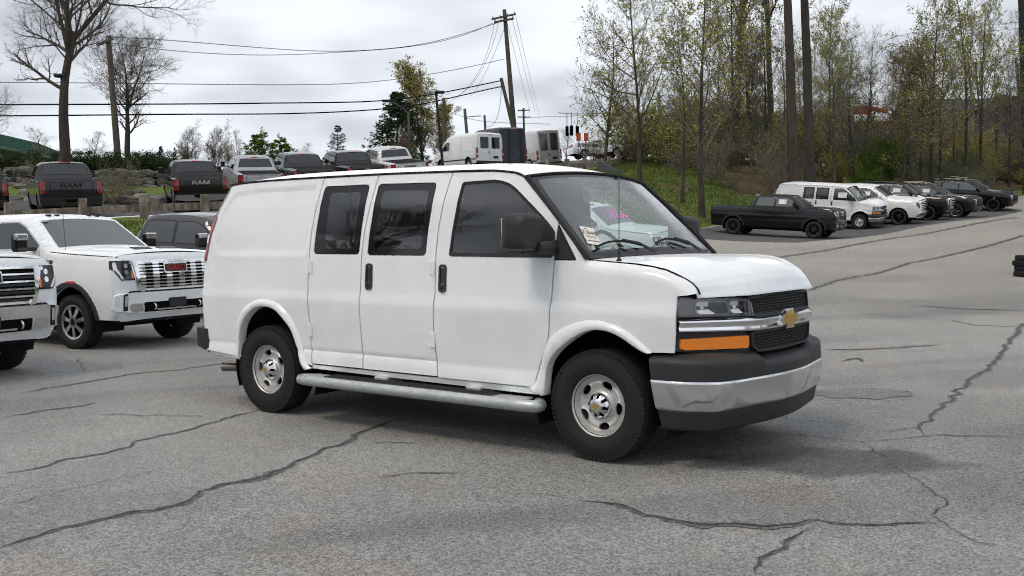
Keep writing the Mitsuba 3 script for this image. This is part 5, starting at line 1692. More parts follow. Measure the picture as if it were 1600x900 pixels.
def area_lamp(name, label, b, t, d, heads, r=.09, group=None):
    k = thing(name, label, 'street light', group)
    B, Tp = pole_pts(b, t, d)
    B = to_ground(B, Tp)
    put(k + '__shaft', taper(B, Tp, r, r * .8, 10), 'pole_dark', smooth=40)
    for hx in heads:
        P = Tp + np.array([hx, -.05, -.02])
        put(k + '__lamp_head', tf(box(-.30, .30, -.17, .17, -.07, .08, .04), None, P), 'pole_dark')
        put(k + '__bracket', tube([Tp + [0, 0, -.05], P], .035, 6), 'pole_dark')
    return k


area_lamp('parking_lamp', 'dark parking lot lamp with one flat head beside the tall budding tree', (692, 262), (681, 144), 62, [.22])
area_lamp('parking_lamp', 'dark lamp post standing in front of the large bare tree at the left', (104, 262), (97, 118), 46, [.0], .10)
area_lamp('parking_lamp', 'left of the two thin lamp posts above the woods at the right', (1532, 190), (1524, 99), 95, [-.1], .11)
area_lamp('parking_lamp', 'right of the two thin lamp posts above the woods at the right', (1535, 190), (1533, 96), 99, [.35], .10)
kb = thing('tall_dark_post', 'tall black post cut by the right edge of the picture', 'pole')
B, Tp = at(1601, 195, 78), at(1595, -60, 78)
put(kb + '__shaft', taper(to_ground(B, Tp), Tp, .27, .25, 12), 'pole_dark', smooth=40)
put(kb + '__lamp_head', tf(box(-.5, .5, -.2, .2, -.1, .1, .04), None, Tp + np.array([-.2, 0, .05])), 'pole_dark')
ks = thing('street_lamp', 'cobra head street lamp on a bent arm in front of the tall spruce', 'street light')
sp0 = at(640, 205, 78)
put(ks + '__shaft', taper(to_ground(at(641, 250, 78), sp0), at(638, 175, 78), .10, .08, 8), 'pole_grey')
put(ks + '__arm', tube(crv([at(638, 178, 78), at(628, 168, 78), at(614, 160, 78), at(608, 158, 78)], 10), .045, 6), 'pole_grey')
put(ks + '__lamp_head', hull(np.array([[x, y, z] for x in (-.40, .32) for y in (-.16, .16) for z in (-.06, .10)]) + at(606, 158, 78)), 'pole_dark')


def wire(name, label, pts, r=.018, group=None, d0=None):
    P = np.array([at(*q) for q in pts])
    k = name
    put_k = put(k, tube(crv(P, 40), r, 5), 'wire_black', smooth=True)
    labels[put_k] = dict(label=label, category='cable')
    if group: labels[put_k]['group'] = group
    return put_k


wire('overhead_cable', 'upper of the two thick black cables crossing the sky to the brace pole', [(-40, 163.5, 66), (175, 163, 62), (350, 162, 66), (480, 160.5, 71), (600, 157, 76), (700, 143, 80), (783, 126, 83)], .045)
wire('overhead_cable', 'lower of the two thick black cables crossing the sky to the brace pole', [(-40, 181, 66), (178, 179.5, 62), (300, 178.5, 65), (450, 177.5, 70), (620, 168, 77), (700, 154, 80), (784, 135, 83)], .045)
wire('overhead_wire', 'thin grey wire just above the two thick black cables', [(-40, 129, 66), (172, 130, 62), (350, 132, 66), (500, 132, 72), (600, 126, 77), (700, 111, 81), (788, 92, 84)], .022)
wire('overhead_wire', 'highest thin wire sagging to the tallest utility pole', [(172, 58, 62), (250, 62, 64), (400, 74, 69), (520, 80, 74), (640, 72, 79), (720, 54, 82), (788, 32, 84)], .022)
wire('overhead_wire', 'second highest thin wire meeting the highest one in mid air', [(170, 66, 62), (280, 80, 65), (420, 86, 70), (540, 81, 75), (660, 70, 80), (770, 36, 84)], .020)
for i, q in enumerate([((773, 30, 84), (748, 112, 96), (690, 165, 120)), ((780, 30, 84), (755, 105, 98), (715, 150, 120)), ((794, 28, 84), (765, 100, 96), (735, 150, 130)), ((800, 28, 84), (815, 90, 110), (836, 175, 150)), ((806, 26, 84), (822, 95, 110), (842, 180, 150)), ((788, 18, 84), (806, 90, 110), (828, 176, 150))]):
    wire('overhead_wire', ['thin wire falling steeply left from the tallest pole, outermost', 'thin wire falling left from the tallest pole, second from outside', 'thin wire falling left from the tallest pole, innermost', 'thin wire falling right from the tallest pole, in the middle of three', 'thin wire falling right from the tallest pole, rightmost', 'thin wire falling right from the tallest pole, nearest its shaft'][i], q, .016)
wire('overhead_wire', 'drooping loop of wire hanging left of the brace pole', [(783, 126, 83), (781, 165, 86), (770, 195, 95), (757, 192, 109)], .02)
wire('overhead_wire', 'faint far wire running right from the small crossarm pole', [(818, 184, 150), (900, 181, 140), (1030, 178, 120)], .03)
wire('overhead_wire', 'faint far wire between the grey lamp pole and the brace pole', [(600, 195, 130), (690, 172, 120), (728, 184, 110), (790, 192, 100), (860, 194, 110)], .022)
wire('overhead_wire', 'upper thin wire above the woods running off the right edge', [(1380, 66, 95), (1450, 48, 95), (1600, 35, 95), (1640, 33, 95)], .018)
wire('overhead_wire', 'middle thin wire above the woods running off the right edge', [(1375, 78, 95), (1450, 60, 95), (1600, 44, 95), (1640, 42, 95)], .018)
wire('overhead_wire', 'lowest thin wire behind the two lamp posts at the right', [(1490, 122, 98), (1560, 121, 98), (1640, 117, 98)], .018)
# ---------------------------------------------------------------- trees
def tubes(P, R, sides):
    """Many tubes at once. P: (n, k, 3), R: (n, k)."""
    n, k = R.shape
    t = np.gradient(P, axis=1)
    t /= np.linalg.norm(t, axis=2, keepdims=True) + 1e-12
    ref = np.where(np.abs(t[..., 2:]) < .9, np.array([0, 0, 1.0]), np.array([1.0, 0, 0]))
    a = np.cross(t, ref); a /= np.linalg.norm(a, axis=2, keepdims=True) + 1e-12
    b = np.cross(a, t)
    g = np.arange(sides) * 2 * np.pi / sides
    V = P[:, :, None] + R[:, :, None, None] * (np.cos(g)[None, None, :, None] * a[:, :, None] + np.sin(g)[None, None, :, None] * b[:, :, None])
    o, i, j = np.meshgrid(np.arange(n), np.arange(k - 1), np.arange(sides), indexing='ij')
    base = o * k * sides
    q = np.stack([base + i * sides + j, base + i * sides + (j + 1) % sides, base + (i + 1) * sides + (j + 1) % sides, base + (i + 1) * sides + j], -1).reshape(-1, 4)
    return M(V.reshape(-1, 3), q)


def unit(v): return v / (np.linalg.norm(v, axis=-1, keepdims=True) + 1e-12)


def grow_level(rng, S, D, L, R, k, wander, trop, tip):
    n = len(S)
    P = np.empty((n, k, 3)); P[:, 0] = S
    d = unit(D)
    drift = rng.normal(0, 1, (n, 3)) * wander * .6
    for i in range(1, k):
        d = unit(d + rng.normal(0, 1, (n, 3)) * wander + drift / k + np.array([0, 0, 1.0]) * trop / k)
        P[:, i] = P[:, i - 1] + d * (L / (k - 1))[:, None]
    s = np.linspace(0, 1, k)
    return P, R[:, None] * (1 - (1 - tip) * s[None] ** .9)


def kids(rng, P, RR, L, m, t0, ang, ratio, rratio, jitter=.35, tend=1.0, fall=.55, rmin=0.0):
    n, k = RR.shape
    t = t0 + (tend - t0) * (np.arange(m)[None] + rng.random((n, m))) / m
    x = t * (k - 1)
    i = np.clip(np.floor(x).astype(int), 0, k - 2)
    f = (x - i)[..., None]
    r_ = np.arange(n)[:, None]
    S = P[r_, i] * (1 - f) + P[r_, i + 1] * f
    tan = unit(P[r_, i + 1] - P[r_, i])
    a = unit(np.cross(tan, np.where(np.abs(tan[..., 2:]) < .9, np.array([0, 0, 1.0]), np.array([1.0, 0, 0]))))
    b = np.cross(tan, a)
    phi = (np.arange(m)[None] * 2.4 + rng.random((n, 1)) * 6.28 + rng.normal(0, .5, (n, m)))[..., None]
    an = (ang * (1 + rng.normal(0, .18, (n, m))))[..., None]
    D = tan * np.cos(an) + (a * np.cos(phi) + b * np.sin(phi)) * np.sin(an)
    LL = L[:, None] * ratio * (1 - fall * (t - t0)) * (1 + rng.normal(0, jitter, (n, m))).clip(.35, 1.7)
    rr = RR[r_, i] * (1 - f[..., 0]) + RR[r_, i + 1] * f[..., 0]
    RRR = np.maximum(rr * rratio, rmin)
    return S.reshape(-1, 3), D.reshape(-1, 3), LL.ravel(), RRR.ravel()


def blades(rng, C, size, flat=.0, asp=.6):
    """Small leaves (two triangles each, folded) at the points C."""
    n = len(C)
    u = unit(rng.normal(0, 1, (n, 3)) * [1, 1, 1 - flat])
    w = unit(np.cross(u, rng.normal(0, 1, (n, 3))))
    nn = np.cross(u, w)
    s = size * rng.uniform(.6, 1.4, (n, 1))
    V = np.stack([C - u * s * .5, C + w * s * asp * .5 + nn * s * .12, C + u * s * .5, C - w * s * asp * .5 + nn * s * .12], 1)
    i = np.arange(n)[:, None] * 4
    return V.reshape(-1, 3), np.vstack([i + [0, 1, 2], i + [0, 2, 3]])


def tree(seed, r0=.022, lean=.02, crown0=.25, limbs=16, ang=.75, reach=.42, sub=(7, 5, 4), trop=.5, wander=.10, fork=0, rmin=.0009, leaf=0, leafsize=.014, sides=(9, 6, 4, 3, 3), stems=1, stemspread=.3, cluster=1.0, tip=.12, asp=.6, topfall=.55):
    """A tree of height about 1: meshes trunk, branches, leaves."""
    rng = np.random.default_rng(seed)
    if stems == 1:
        S = np.zeros((1, 3)); D = np.array([[lean, 0, 1.0]]); L = np.array([.55 if fork else .97]); R = np.array([r0])
    else:
        a = rng.random(stems) * 6.28
        S = np.stack([np.cos(a) * .03, np.sin(a) * .03, np.zeros(stems)], -1) * rng.random((stems, 1)) * 2
        sp = stemspread * rng.uniform(.2, 1.2, stems)
        D = np.stack([np.cos(a) * sp, np.sin(a) * sp, np.ones(stems)], -1)
        L = rng.uniform(.6, 1.0, stems); R = r0 * rng.uniform(.5, 1.0, stems)
    P, RR = grow_level(rng, S, D, L, R, 14, wander * .28, .1, .5 if fork else tip)
    if stems == 1:
        RR[:, 0] *= 1.35; RR[:, 1] *= 1.06
    tr = [tubes(P, RR, sides[0])]
    pools = [(P, RR, L)]
    if fork:
        S, D, LL, R2 = kids(rng, P, RR, L, fork, .80, .38, .95, .78, .2, 1.0, .1)
        S[:] = P[0, -2 - (np.arange(len(S)) % 2)]
        Pf, Rf = grow_level(rng, S, D, LL * 1.0, R2, 14, wander * .5, .35, tip)
        tr.append(tubes(Pf, Rf, sides[0]))
        pools.append((Pf, Rf, LL))
    br = []
    tipsP = []
    lev = []
    for q, (P, RR, L) in enumerate(pools):
        t0 = crown0 if not (fork and q == 0) else .55
        m = limbs if not (fork and q == 0) else max(3, limbs // 3)
        lev.append(kids(rng, P, RR, L, m, t0 if q == 0 else .12, ang, reach, .55, .25, .98, topfall, rmin))
    S, D, LL, R = [np.concatenate(x) for x in zip(*lev)]
    for g, m in enumerate(sub + (0,)):
        k = (9, 6, 5, 4)[min(g, 3)]
        P, RR = grow_level(rng, S, D, LL, R, k, wander * (1 + .25 * g), trop * (.9 ** g), .28)
        br.append(tubes(P, RR, sides[min(g + 1, 4)]))
        tipsP.append(P)
        if m:
            S, D, LL, R = kids(rng, P, RR, LL, m, .22, .72, .52, .62, .3, 1.0, .45, rmin)
    lv = None
    if leaf:
        Q = np.concatenate([p[:, 1:].reshape(-1, 3) for p in tipsP[-2:]])
        k = rng.integers(0, len(Q), leaf)
        C = Q[k] + rng.normal(0, .010 * cluster, (leaf, 3))
        lv = blades(rng, C, leafsize, .2, asp)
    return join(tr), join(br), lv


def spruce(seed, r0=.016, whorls=22, per=7, droop=.35, width=.2, leaf=9000, ls=.02, open_=0.0):
    rng = np.random.default_rng(seed)
    P = np.stack([np.cumsum(rng.normal(0, .002, 14)), np.cumsum(rng.normal(0, .002, 14)), np.linspace(0, 1, 14)], -1)[None]
    tr = tubes(P, (r0 * np.linspace(1, .08, 14))[None], 8)
    S, D, L = [], [], []
    for w in range(whorls):
        t = .08 + .90 * (w / whorls) ** .95
        if rng.random() < open_: continue
        for k in range(per):
            a = rng.random() * 6.28
            le = width * (1 - t) ** .75 * rng.uniform(.65, 1.15) + .012
            S.append((0, 0, t + rng.normal(0, .006))); D.append((math.cos(a), math.sin(a), .28 - droop * (1 - t))); L.append(le)
    S, D, L = np.array(S), np.array(D), np.array(L)
    S[:, :2] = np.stack([np.interp(S[:, 2], P[0, :, 2], P[0, :, i]) for i in (0, 1)], -1)
    P1, R1 = grow_level(rng, S, D, L, np.full(len(S), .0028), 6, .05, .10, .3)
    S2, D2, L2, R2 = kids(rng, P1, R1, L, 7, .2, .95, .42, .6, .2)
    D2[:, 2] -= .18
    P2, R2 = grow_level(rng, S2, D2, L2, R2, 4, .08, -.1, .4)
    Q = np.concatenate([P1[:, 1:].reshape(-1, 3), P2.reshape(-1, 3), P2[:, 1:].reshape(-1, 3)])
    C = Q[rng.integers(0, len(Q), leaf)] + rng.normal(0, .005, (leaf, 3))
    return tr, join([tubes(P1, R1, 4), tubes(P2, R2, 3)]), blades(rng, C, ls, .4, .28)


def f_bark(p, n, uv):
    return mx((.034, .029, .025), (.098, .084, .072), fb(p.x * 5, p.y * 5, p.z * 1.4, 4))


mat('bark', pr(mikit.proc(f_bark), .95, 0, .1))
mat('twig_brown', pr((.105, .086, .070), .95, 0, .1))
mat('twig_grey', pr((.165, .148, .125), .95, 0, .1))
mat('twig_red', pr((.175, .135, .105), .95, 0, .1))


def leafm(name, a, b, sc=.9, tr=.5):
    scene[name] = {'type': 'principledthin', 'base_color': mikit.proc(lambda p, n, uv: mx(a, b, fb(p.x * sc, p.y * sc, p.z * sc, 2) * .6 + .4 * nz(p.x * 9, p.y * 9, p.z * 9))), 'roughness': .8, 'diff_trans': tr, 'spec_trans': 0.0}


leafm('leaf_bud', (.27, .285, .06), (.44, .43, .14))
leafm('leaf_gold', (.29, .265, .075), (.43, .39, .15))
leafm('leaf_green', (.075, .16, .022), (.16, .25, .045))
leafm('leaf_olive', (.13, .16, .085), (.22, .245, .14))
leafm('leaf_dark', (.012, .026, .014), (.028, .05, .024), tr=.2)
leafm('leaf_pine', (.035, .065, .030), (.075, .11, .05), tr=.25)
leafm('leaf_brown', (.12, .085, .05), (.19, .14, .085), tr=.4)
leafm('leaf_juniper', (.028, .045, .020), (.062, .085, .032), tr=.25)

GROUPS = {}


def group(name, parts):
    scene['group_' + name] = {'type': 'shapegroup', **{k: mikit.ply(m, bs, smooth=(k == 'trunk')) for k, (m, bs) in parts.items() if m is not None}}
    GROUPS[name] = 'group_' + name


def gt(name, bark, twig, leafmat=None, **k):
    t, b, l = tree(**k)
    group(name, dict(trunk=(t, bark), branches=(b, twig), **({'leaves': (l, leafmat)} if l is not None else {})))


gt('bare', 'bark', 'twig_brown', seed=21, r0=.024, crown0=.22, limbs=18, ang=.80, reach=.44, sub=(8, 6, 4), fork=3, rmin=.0010)
gt('bare2', 'bark', 'twig_grey', seed=33, r0=.018, crown0=.18, limbs=22, ang=.85, reach=.36, sub=(7, 5, 4), rmin=.0010, trop=.45)
gt('bud', 'bark', 'twig_brown', 'leaf_bud', seed=41, r0=.014, crown0=.20, limbs=26, ang=.95, reach=.34, sub=(6, 5, 3), leaf=1700, leafsize=.0125, trop=.45, rmin=.0010)
gt('bud2', 'bark', 'twig_grey', 'leaf_bud', seed=42, r0=.013, crown0=.25, limbs=24, ang=.75, reach=.30, sub=(6, 5, 3), leaf=2200, leafsize=.0125, trop=.7, rmin=.0010)
gt('bud3', 'bark', 'twig_red', 'leaf_gold', seed=43, r0=.015, crown0=.15, limbs=24, ang=.70, reach=.36, sub=(7, 5, 3), leaf=2300, leafsize=.0125, fork=2, trop=.6, rmin=.0010)
gt('slim', 'bark', 'twig_grey', 'leaf_bud', seed=44, r0=.009, crown0=.30, limbs=22, ang=.55, reach=.22, sub=(5, 4, 3), leaf=1500, leafsize=.012, trop=.6, rmin=.0009)
gt('slim2', 'bark', 'twig_brown', seed=45, r0=.010, crown0=.25, limbs=24, ang=.60, reach=.26, sub=(5, 4, 3), trop=.5, rmin=.0009)
gt('tall', 'bark', 'twig_brown', 'leaf_bud', seed=46, r0=.020, crown0=.48, limbs=16, ang=.7, reach=.24, sub=(6, 5, 3), leaf=3000, leafsize=.010, trop=.5, rmin=.0008, tip=.45)
gt('poplar', 'bark', 'twig_brown', 'leaf_gold', seed=47, r0=.012, crown0=.14, limbs=40, ang=.50, reach=.26, sub=(6, 5, 3), leaf=9000, leafsize=.015, trop=.8, rmin=.0009)
gt('round_green', 'bark', 'twig_brown', 'leaf_green', seed=48, r0=.020, crown0=.12, limbs=26, ang=.9, reach=.38, sub=(6, 5, 3), leaf=12000, leafsize=.026, trop=.5)
gt('twiggy', 'bark', 'twig_red', 'leaf_brown', seed=49, r0=.014, crown0=.10, limbs=26, ang=.75, reach=.36, sub=(7, 6, 4), leaf=1500, leafsize=.013, stems=3, stemspread=.22, trop=.5, rmin=.0012)
gt('brush', 'twig_grey', 'twig_grey', 'leaf_bud', seed=50, r0=.009, crown0=.10, limbs=9, ang=.8, reach=.40, sub=(6, 5), leaf=700, leafsize=.022, stems=12, stemspread=.75, trop=.3, rmin=.0017, sides=(4, 4, 3, 3, 3))
gt('brush_red', 'twig_red', 'twig_red', 'leaf_brown', seed=51, r0=.009, crown0=.08, limbs=10, ang=.85, reach=.42, sub=(6, 6), leaf=900, leafsize=.020, stems=13, stemspread=.8, trop=.2, rmin=.0018, sides=(4, 4, 3, 3, 3))
gt('shrub_green', 'twig_brown', 'twig_brown', 'leaf_green', seed=52, r0=.009, crown0=.05, limbs=9, ang=.85, reach=.40, sub=(6, 5), leaf=7000, leafsize=.034, stems=11, stemspread=.8, trop=.25, rmin=.0017, sides=(4, 4, 3, 3, 3), cluster=3)
gt('shrub_olive', 'twig_grey', 'twig_grey', 'leaf_olive', seed=53, r0=.009, crown0=.05, limbs=10, ang=.8, reach=.42, sub=(6, 6), leaf=6000, leafsize=.026, stems=11, stemspread=.7, trop=.35, rmin=.0016, sides=(4, 4, 3, 3, 3), cluster=3)
gt('shrub_lime', 'twig_brown', 'twig_brown', 'leaf_bud', seed=54, r0=.009, crown0=.05, limbs=9, ang=.85, reach=.40, sub=(6, 5), leaf=3600, leafsize=.030, stems=11, stemspread=.8, trop=.25, rmin=.0017, sides=(4, 4, 3, 3, 3), cluster=3)
gt('juniper', 'twig_brown', 'twig_brown', 'leaf_juniper', seed=55, r0=.010, crown0=.05, limbs=10, ang=.8, reach=.5, sub=(6, 5), leaf=9000, leafsize=.05, stems=12, stemspread=2.2, trop=.0, rmin=.0015, sides=(4, 4, 3, 3, 3), cluster=4)
for nm, sd, kw, lm in (('spruce', 61, dict(width=.26, leaf=15000), 'leaf_dark'), ('spruce_open', 62, dict(width=.26, per=5, whorls=18, leaf=6500, open_=.12, droop=.2), 'leaf_dark'), ('pine', 63, dict(width=.30, leaf=12000, ls=.03), 'leaf_pine'), ('brown_spruce', 64, dict(width=.25, leaf=6000), 'leaf_brown')):
    t, b, l = spruce(sd, **kw)
    group(nm, dict(trunk=(t, 'bark'), branches=(b, 'twig_brown'), leaves=(l, lm)))

rngt = np.random.default_rng(77)


def plant(kind, name, label, cat, px, pyt, d, group_=None, wide=1.0, rot=None, xy=None, hgt=None, sink=.05):
    """Stands a tree of a kind at distance d under photograph column px; its top reaches row pyt."""
    x, y = xy if xy else ((px - 800) / FOC * d, d)
    z = float(H(x, y))
    h = hgt or max(.5, at(px, pyt, d)[2] - z)
    k = thing(name, label, cat, group_)
    R = rotz(rngt.uniform(0, 6.28) if rot is None else rot) @ np.diag([h * wide, h * wide, h])
    m = np.eye(4); m[:3, :3] = R; m[:3, 3] = (x, y, z - sink)
    scene[k] = {'type': 'instance', 'shapegroup': {'type': 'ref', 'id': GROUPS[kind]}, 'to_world': T(m.tolist())}
    return k


# the large bare tree at the left, unique and fine
t, b, l = tree(seed=8, r0=.0215, crown0=.34, limbs=15, ang=.80, reach=.50, sub=(9, 8, 5), fork=4, trop=.6, wander=.11, rmin=.00042, lean=-.02)
bx, by = (104 - 800) / FOC * 46, 46.0
bz = float(H(bx, by))
bt_ = thing('bare_tree', 'largest bare tree, with dark forked trunk behind the leftmost pickup', 'tree')
Xb = T(np.block([[rotz(2.2) * 12.6, np.array([[bx], [by], [bz - .1]])], [np.zeros((1, 3)), np.ones((1, 1))]]).tolist())
put(bt_ + '__trunk', t, 'bark', Xb, True)
put(bt_ + '__branches', b, 'twig_brown', Xb, False)

# left and middle background
plant('bare', 'bare_tree', 'bare grey tree behind the leaning utility pole', 'tree', 205, 85, 72, wide=1.25)
plant('bare2', 'bare_tree', 'small bare tree in front of the green roof', 'tree', 70, 200, 60, wide=1.2)
plant('bare2', 'bare_tree', 'low bare tree at the right end of the green roof', 'tree', 150, 205, 66, wide=1.2)
plant('bare2', 'bare_tree', 'bare tree cut by the left edge above the roof', 'tree', -25, 90, 75, wide=1.0)
plant('twiggy', 'brown_tree', 'brown twiggy tree left of the second pickup', 'tree', 300, 202, 80, wide=1.0)
plant('twiggy', 'brown_tree', 'brown twiggy tree right above the second pickup', 'tree', 340, 200, 76, wide=1.0)
plant('bare2', 'bare_tree', 'thin bare tree between the brown twiggy trees and the round green tree', 'tree', 377, 205, 80, wide=.7)
plant('twiggy', 'brown_tree', 'low reddish tree left of the round green trees', 'tree', 366, 226, 70, wide=1.0)
plant('spruce', 'small_spruce', 'small dark spruce left of the brown twiggy trees', 'tree', 256, 226, 80, wide=1.0)
plant('brown_spruce', 'small_spruce', 'small brownish spruce beside the second pickup', 'tree', 278, 228, 78, wide=1.0)
plant('round_green', 'green_tree', 'left of the two round green trees behind the silver pickup', 'tree', 409, 214, 76, wide=1.35)
plant('round_green', 'green_tree', 'right of the two round green trees behind the pickups', 'tree', 449, 221, 76, wide=1.5)
plant('bare2', 'bare_tree', 'small pale bare tree right of the round green trees', 'tree', 478, 224, 82, wide=.9)
plant('spruce_open', 'spruce_tree', 'small open spruce alone against the sky behind the black pickups', 'tree', 531, 192, 66, wide=1.35)
plant('pine', 'spruce_tree', 'tall dark spruce beside the budding poplar', 'tree', 622, 140, 84, wide=1.6)
plant('poplar', 'poplar_tree', 'tall budding yellow tree behind the dark parking lamp', 'tree', 664, 108, 86, wide=1.5)
plant('poplar', 'poplar_tree', 'lower budding tree right of the dark parking lamp', 'tree', 692, 165, 84, wide=1.5)
plant('twiggy', 'brown_tree', 'low brown thicket tree at the foot of the tall spruce', 'tree', 640, 205, 78, wide=1.2)
for px, py in ((740, 232), (770, 236), (886, 222)):
    plant('bare2', 'bare_tree', {740: 'tiny bare tree left of the delivery vans', 770: 'tiny bare tree behind the dark delivery van', 886: 'tiny bare tree right of the delivery vans'}[px], 'tree', px, py - 20, 120, wide=1.1)
# junipers along the boulder wall
jl = ['spreading juniper at the left edge under the building', 'spreading juniper left of the big bare trunk', 'spreading juniper right of the big bare trunk', 'spreading juniper just left of the leaning pole', 'spreading juniper right of the leaning pole', 'spreading juniper left of the second pickup', 'spreading juniper nearest the second pickup']
for lb, px, d in zip(jl, (12, 52, 140, 165, 210, 235, 262), (49.5, 49.5, 51, 52, 53.5, 55, 56.5)):
    plant('juniper', 'juniper_shrub', lb, 'shrub', px, 258, d, wide=1.25, hgt=1.25)
for lb, px, d in (('leafless shrub before the boulder wall left of the pole', 178, 42), ('leafless shrub before the boulder wall right of the pole', 200, 44), ('leafless shrub at the left edge before the boulders', 60, 43)):
    plant('brush', 'bare_shrub', lb, 'shrub', px, 258, d, hgt=1.7)

# trees standing on the grass hill
plant('bud', 'hill_tree', 'leftmost bare tree on the grass hill, beside the traffic signals', 'tree', 946, 46, 66, wide=1.05, rot=1.0)
plant('bud', 'hill_tree', 'tall pale-trunked tree on the grass hill behind the van roof fin', 'tree', 1001, -40, 55, wide=.82, rot=3.0)
plant('slim', 'hill_tree', 'thin tree on the grass hill, second from its right', 'tree', 1066, 20, 54, wide=1.15)
plant('bud2', 'hill_tree', 'thin tree at the foot of the grass hill nearest the black pickup', 'tree', 1097, -30, 51, wide=1.05)
plant('bud2', 'hill_tree', 'tree at the edge of the woods above the grass hill', 'tree', 1140, -60, 66, wide=.85)
# woods: two tall trunks
for lb, px, d, w in (('left of the two tall dark trunks rising out of the picture', 1240, 57, 1.0), ('right of the two tall dark trunks rising out of the picture', 1266, 59, 1.0)):
    k = plant('tall', 'tall_tree', lb, 'tree', px, 0, d, hgt=27, rot=3.14, wide=.56)
plant('tall', 'tall_tree', 'tall forked tree at the left of the woods', 'tree', 1146, 0, 72, hgt=19, rot=.4, wide=.8)
plant('tall', 'tall_tree', 'slender tall tree left of the two tall dark trunks', 'tree', 1206, 0, 74, hgt=18, rot=4.4, wide=.7)
wk = [('bud3', 1175, 40, 70, 1.0), ('slim2', 1195, 15, 68, 1.0), ('slim', 1120, 25, 74, .9), ('slim', 1222, 40, 66, 1.0), ('bud2', 1290, 5, 68, .9), ('bud2', 1305, 70, 64, 1.0), ('slim2', 1325, 60, 72, .9), ('bud', 1345, 100, 70, 1.0), ('slim2', 1362, 60, 75, .7), ('bare2', 1385, 130, 80, .9), ('slim2', 1395, 90, 82, .7),
      ('bare2', 1420, 95, 72, .9), ('bud3', 1440, 60, 66, 1.1), ('bud2', 1452, 0, 68, .9), ('slim', 1470, 45, 72, 1.1), ('slim', 1490, 110, 74, 1.1), ('slim', 1508, -20, 70, 1.2), ('bud2', 1530, 0, 76, .75), ('slim', 1555, 60, 80, 1.0), ('slim2', 1575, 90, 76, .8), ('slim2', 1585, 40, 84, .6), ('bare2', 1275, 90, 80, 1.0), ('bare2', 1160, 90, 85, 1.0), ('slim2', 1185, 80, 90, .9), ('slim', 1250, 70, 84, 1.0), ('bud', 1410, 140, 64, 1.1), ('bare2', 1335, 130, 66, 1.1), ('bare2', 1600, 110, 72, 1.0), ('bud', 1625, 60, 74, .9), ('bud3', 1650, 40, 70, 1.0)]
ORD = ['leftmost', 'second from the left', 'third from the left', 'fourth from the left', 'fifth from the left', 'sixth from the left', 'seventh from the left', 'eighth from the left', 'ninth from the left', 'tenth from the left', 'eleventh from the left', 'twelfth from the left', 'thirteenth from the left', 'fourteenth from the left', 'fifteenth from the left', 'sixteenth from the left', 'seventeenth from the left', 'eighteenth from the left']
LOOK = {'bud': 'spreading budding', 'bud2': 'upright pale-budded', 'bud3': 'golden-budded', 'slim': 'slim budding', 'slim2': 'slim leafless', 'bare2': 'spreading leafless'}
seen = {}
for kd, px, py, d, w in sorted(wk, key=lambda q: q[1]):
    n_ = seen[kd] = seen.get(kd, -1) + 1
    d -= 1.0
    plant(kd, 'woodland_tree', f'{LOOK[kd]} tree in the woods at the right, {ORD[n_]} of its look', 'tree', px, py, d, 'trees in the woods at the right', wide=w)
# understorey
rs = np.random.default_rng(5)
edge = LineString([(13.2, 60.2), (16.8, 60.0), (21.2, 63.8), (28.0, 68.8), (36.0, 73.8), (46, 80)])
nbr = {'brush': 'grey leafless shrub by the woods', 'brush_red': 'reddish leafless shrub by the woods', 'shrub_green': 'bright green shrub behind the cars', 'shrub_olive': 'pale olive shrub behind the cars', 'shrub_lime': 'yellow-green shrub by the woods'}
gnm = {'brush': 'grey thicket shrubs', 'brush_red': 'reddish thicket shrubs', 'shrub_green': 'bright green shrubs', 'shrub_olive': 'pale olive shrubs', 'shrub_lime': 'yellow-green shrubs'}
front, back = [], []
for row in range(6):
    for s in np.linspace(0, edge.length, 17):
        p = edge.interpolate(s + rs.uniform(-.8, .8))
        x, y = p.x - row * 1.1 + rs.normal(0, .7), p.y + row * 2.7 + rs.normal(0, .7)
        px = proj((x, y, float(H(x, y))))[0]
        u = rs.random()
        if row < 2:
            if 1225 < px < 1300: kd = 'shrub_green' if u < .45 else 'brush'
            elif 1330 < px < 1420: kd = 'shrub_green' if u < .75 else 'brush_red'
            elif 1420 < px < 1530: kd = 'shrub_olive' if u < .7 else 'brush'
            elif px > 1540: kd = 'brush_red' if u < .6 else 'shrub_lime'
            else: kd = 'brush' if u < .6 else 'shrub_lime'
        else:
            kd = ('brush', 'brush_red', 'shrub_lime', 'shrub_olive', 'shrub_lime')[int(u * 5)]
        h = rs.uniform(2.0, 3.4) * (1 + .16 * row)
        if row == 0: h *= .72
        if row < 2:
            front.append((px, row, kd, x, y, h))
        else:
            back.append((kd, x, y, h))
seen = {}
for px, row, kd, x, y, h in sorted(front):
    n_ = seen[kd, row] = seen.get((kd, row), -1) + 1
    plant(kd, 'thicket_shrub', f"{nbr[kd]}, {ORD[n_]} in the {'front' if row == 0 else 'second'} line", 'shrub', 0, 0, 0, gnm[kd], xy=(x, y), hgt=h)
for i, (kd, x, y, h) in enumerate(back):
    m = np.eye(4); m[:3, :3] = rotz(rs.uniform(0, 6.28)) * h; m[:3, 3] = (x, y, float(H(x, y)) - .05)
    scene[f'undergrowth__{i + 1:03d}'] = {'type': 'instance', 'shapegroup': {'type': 'ref', 'id': GROUPS[kd]}, 'to_world': T(m.tolist())}
labels['undergrowth'] = dict(label='tangled brown undergrowth filling the woods behind the right-hand row', category='undergrowth', kind='stuff')
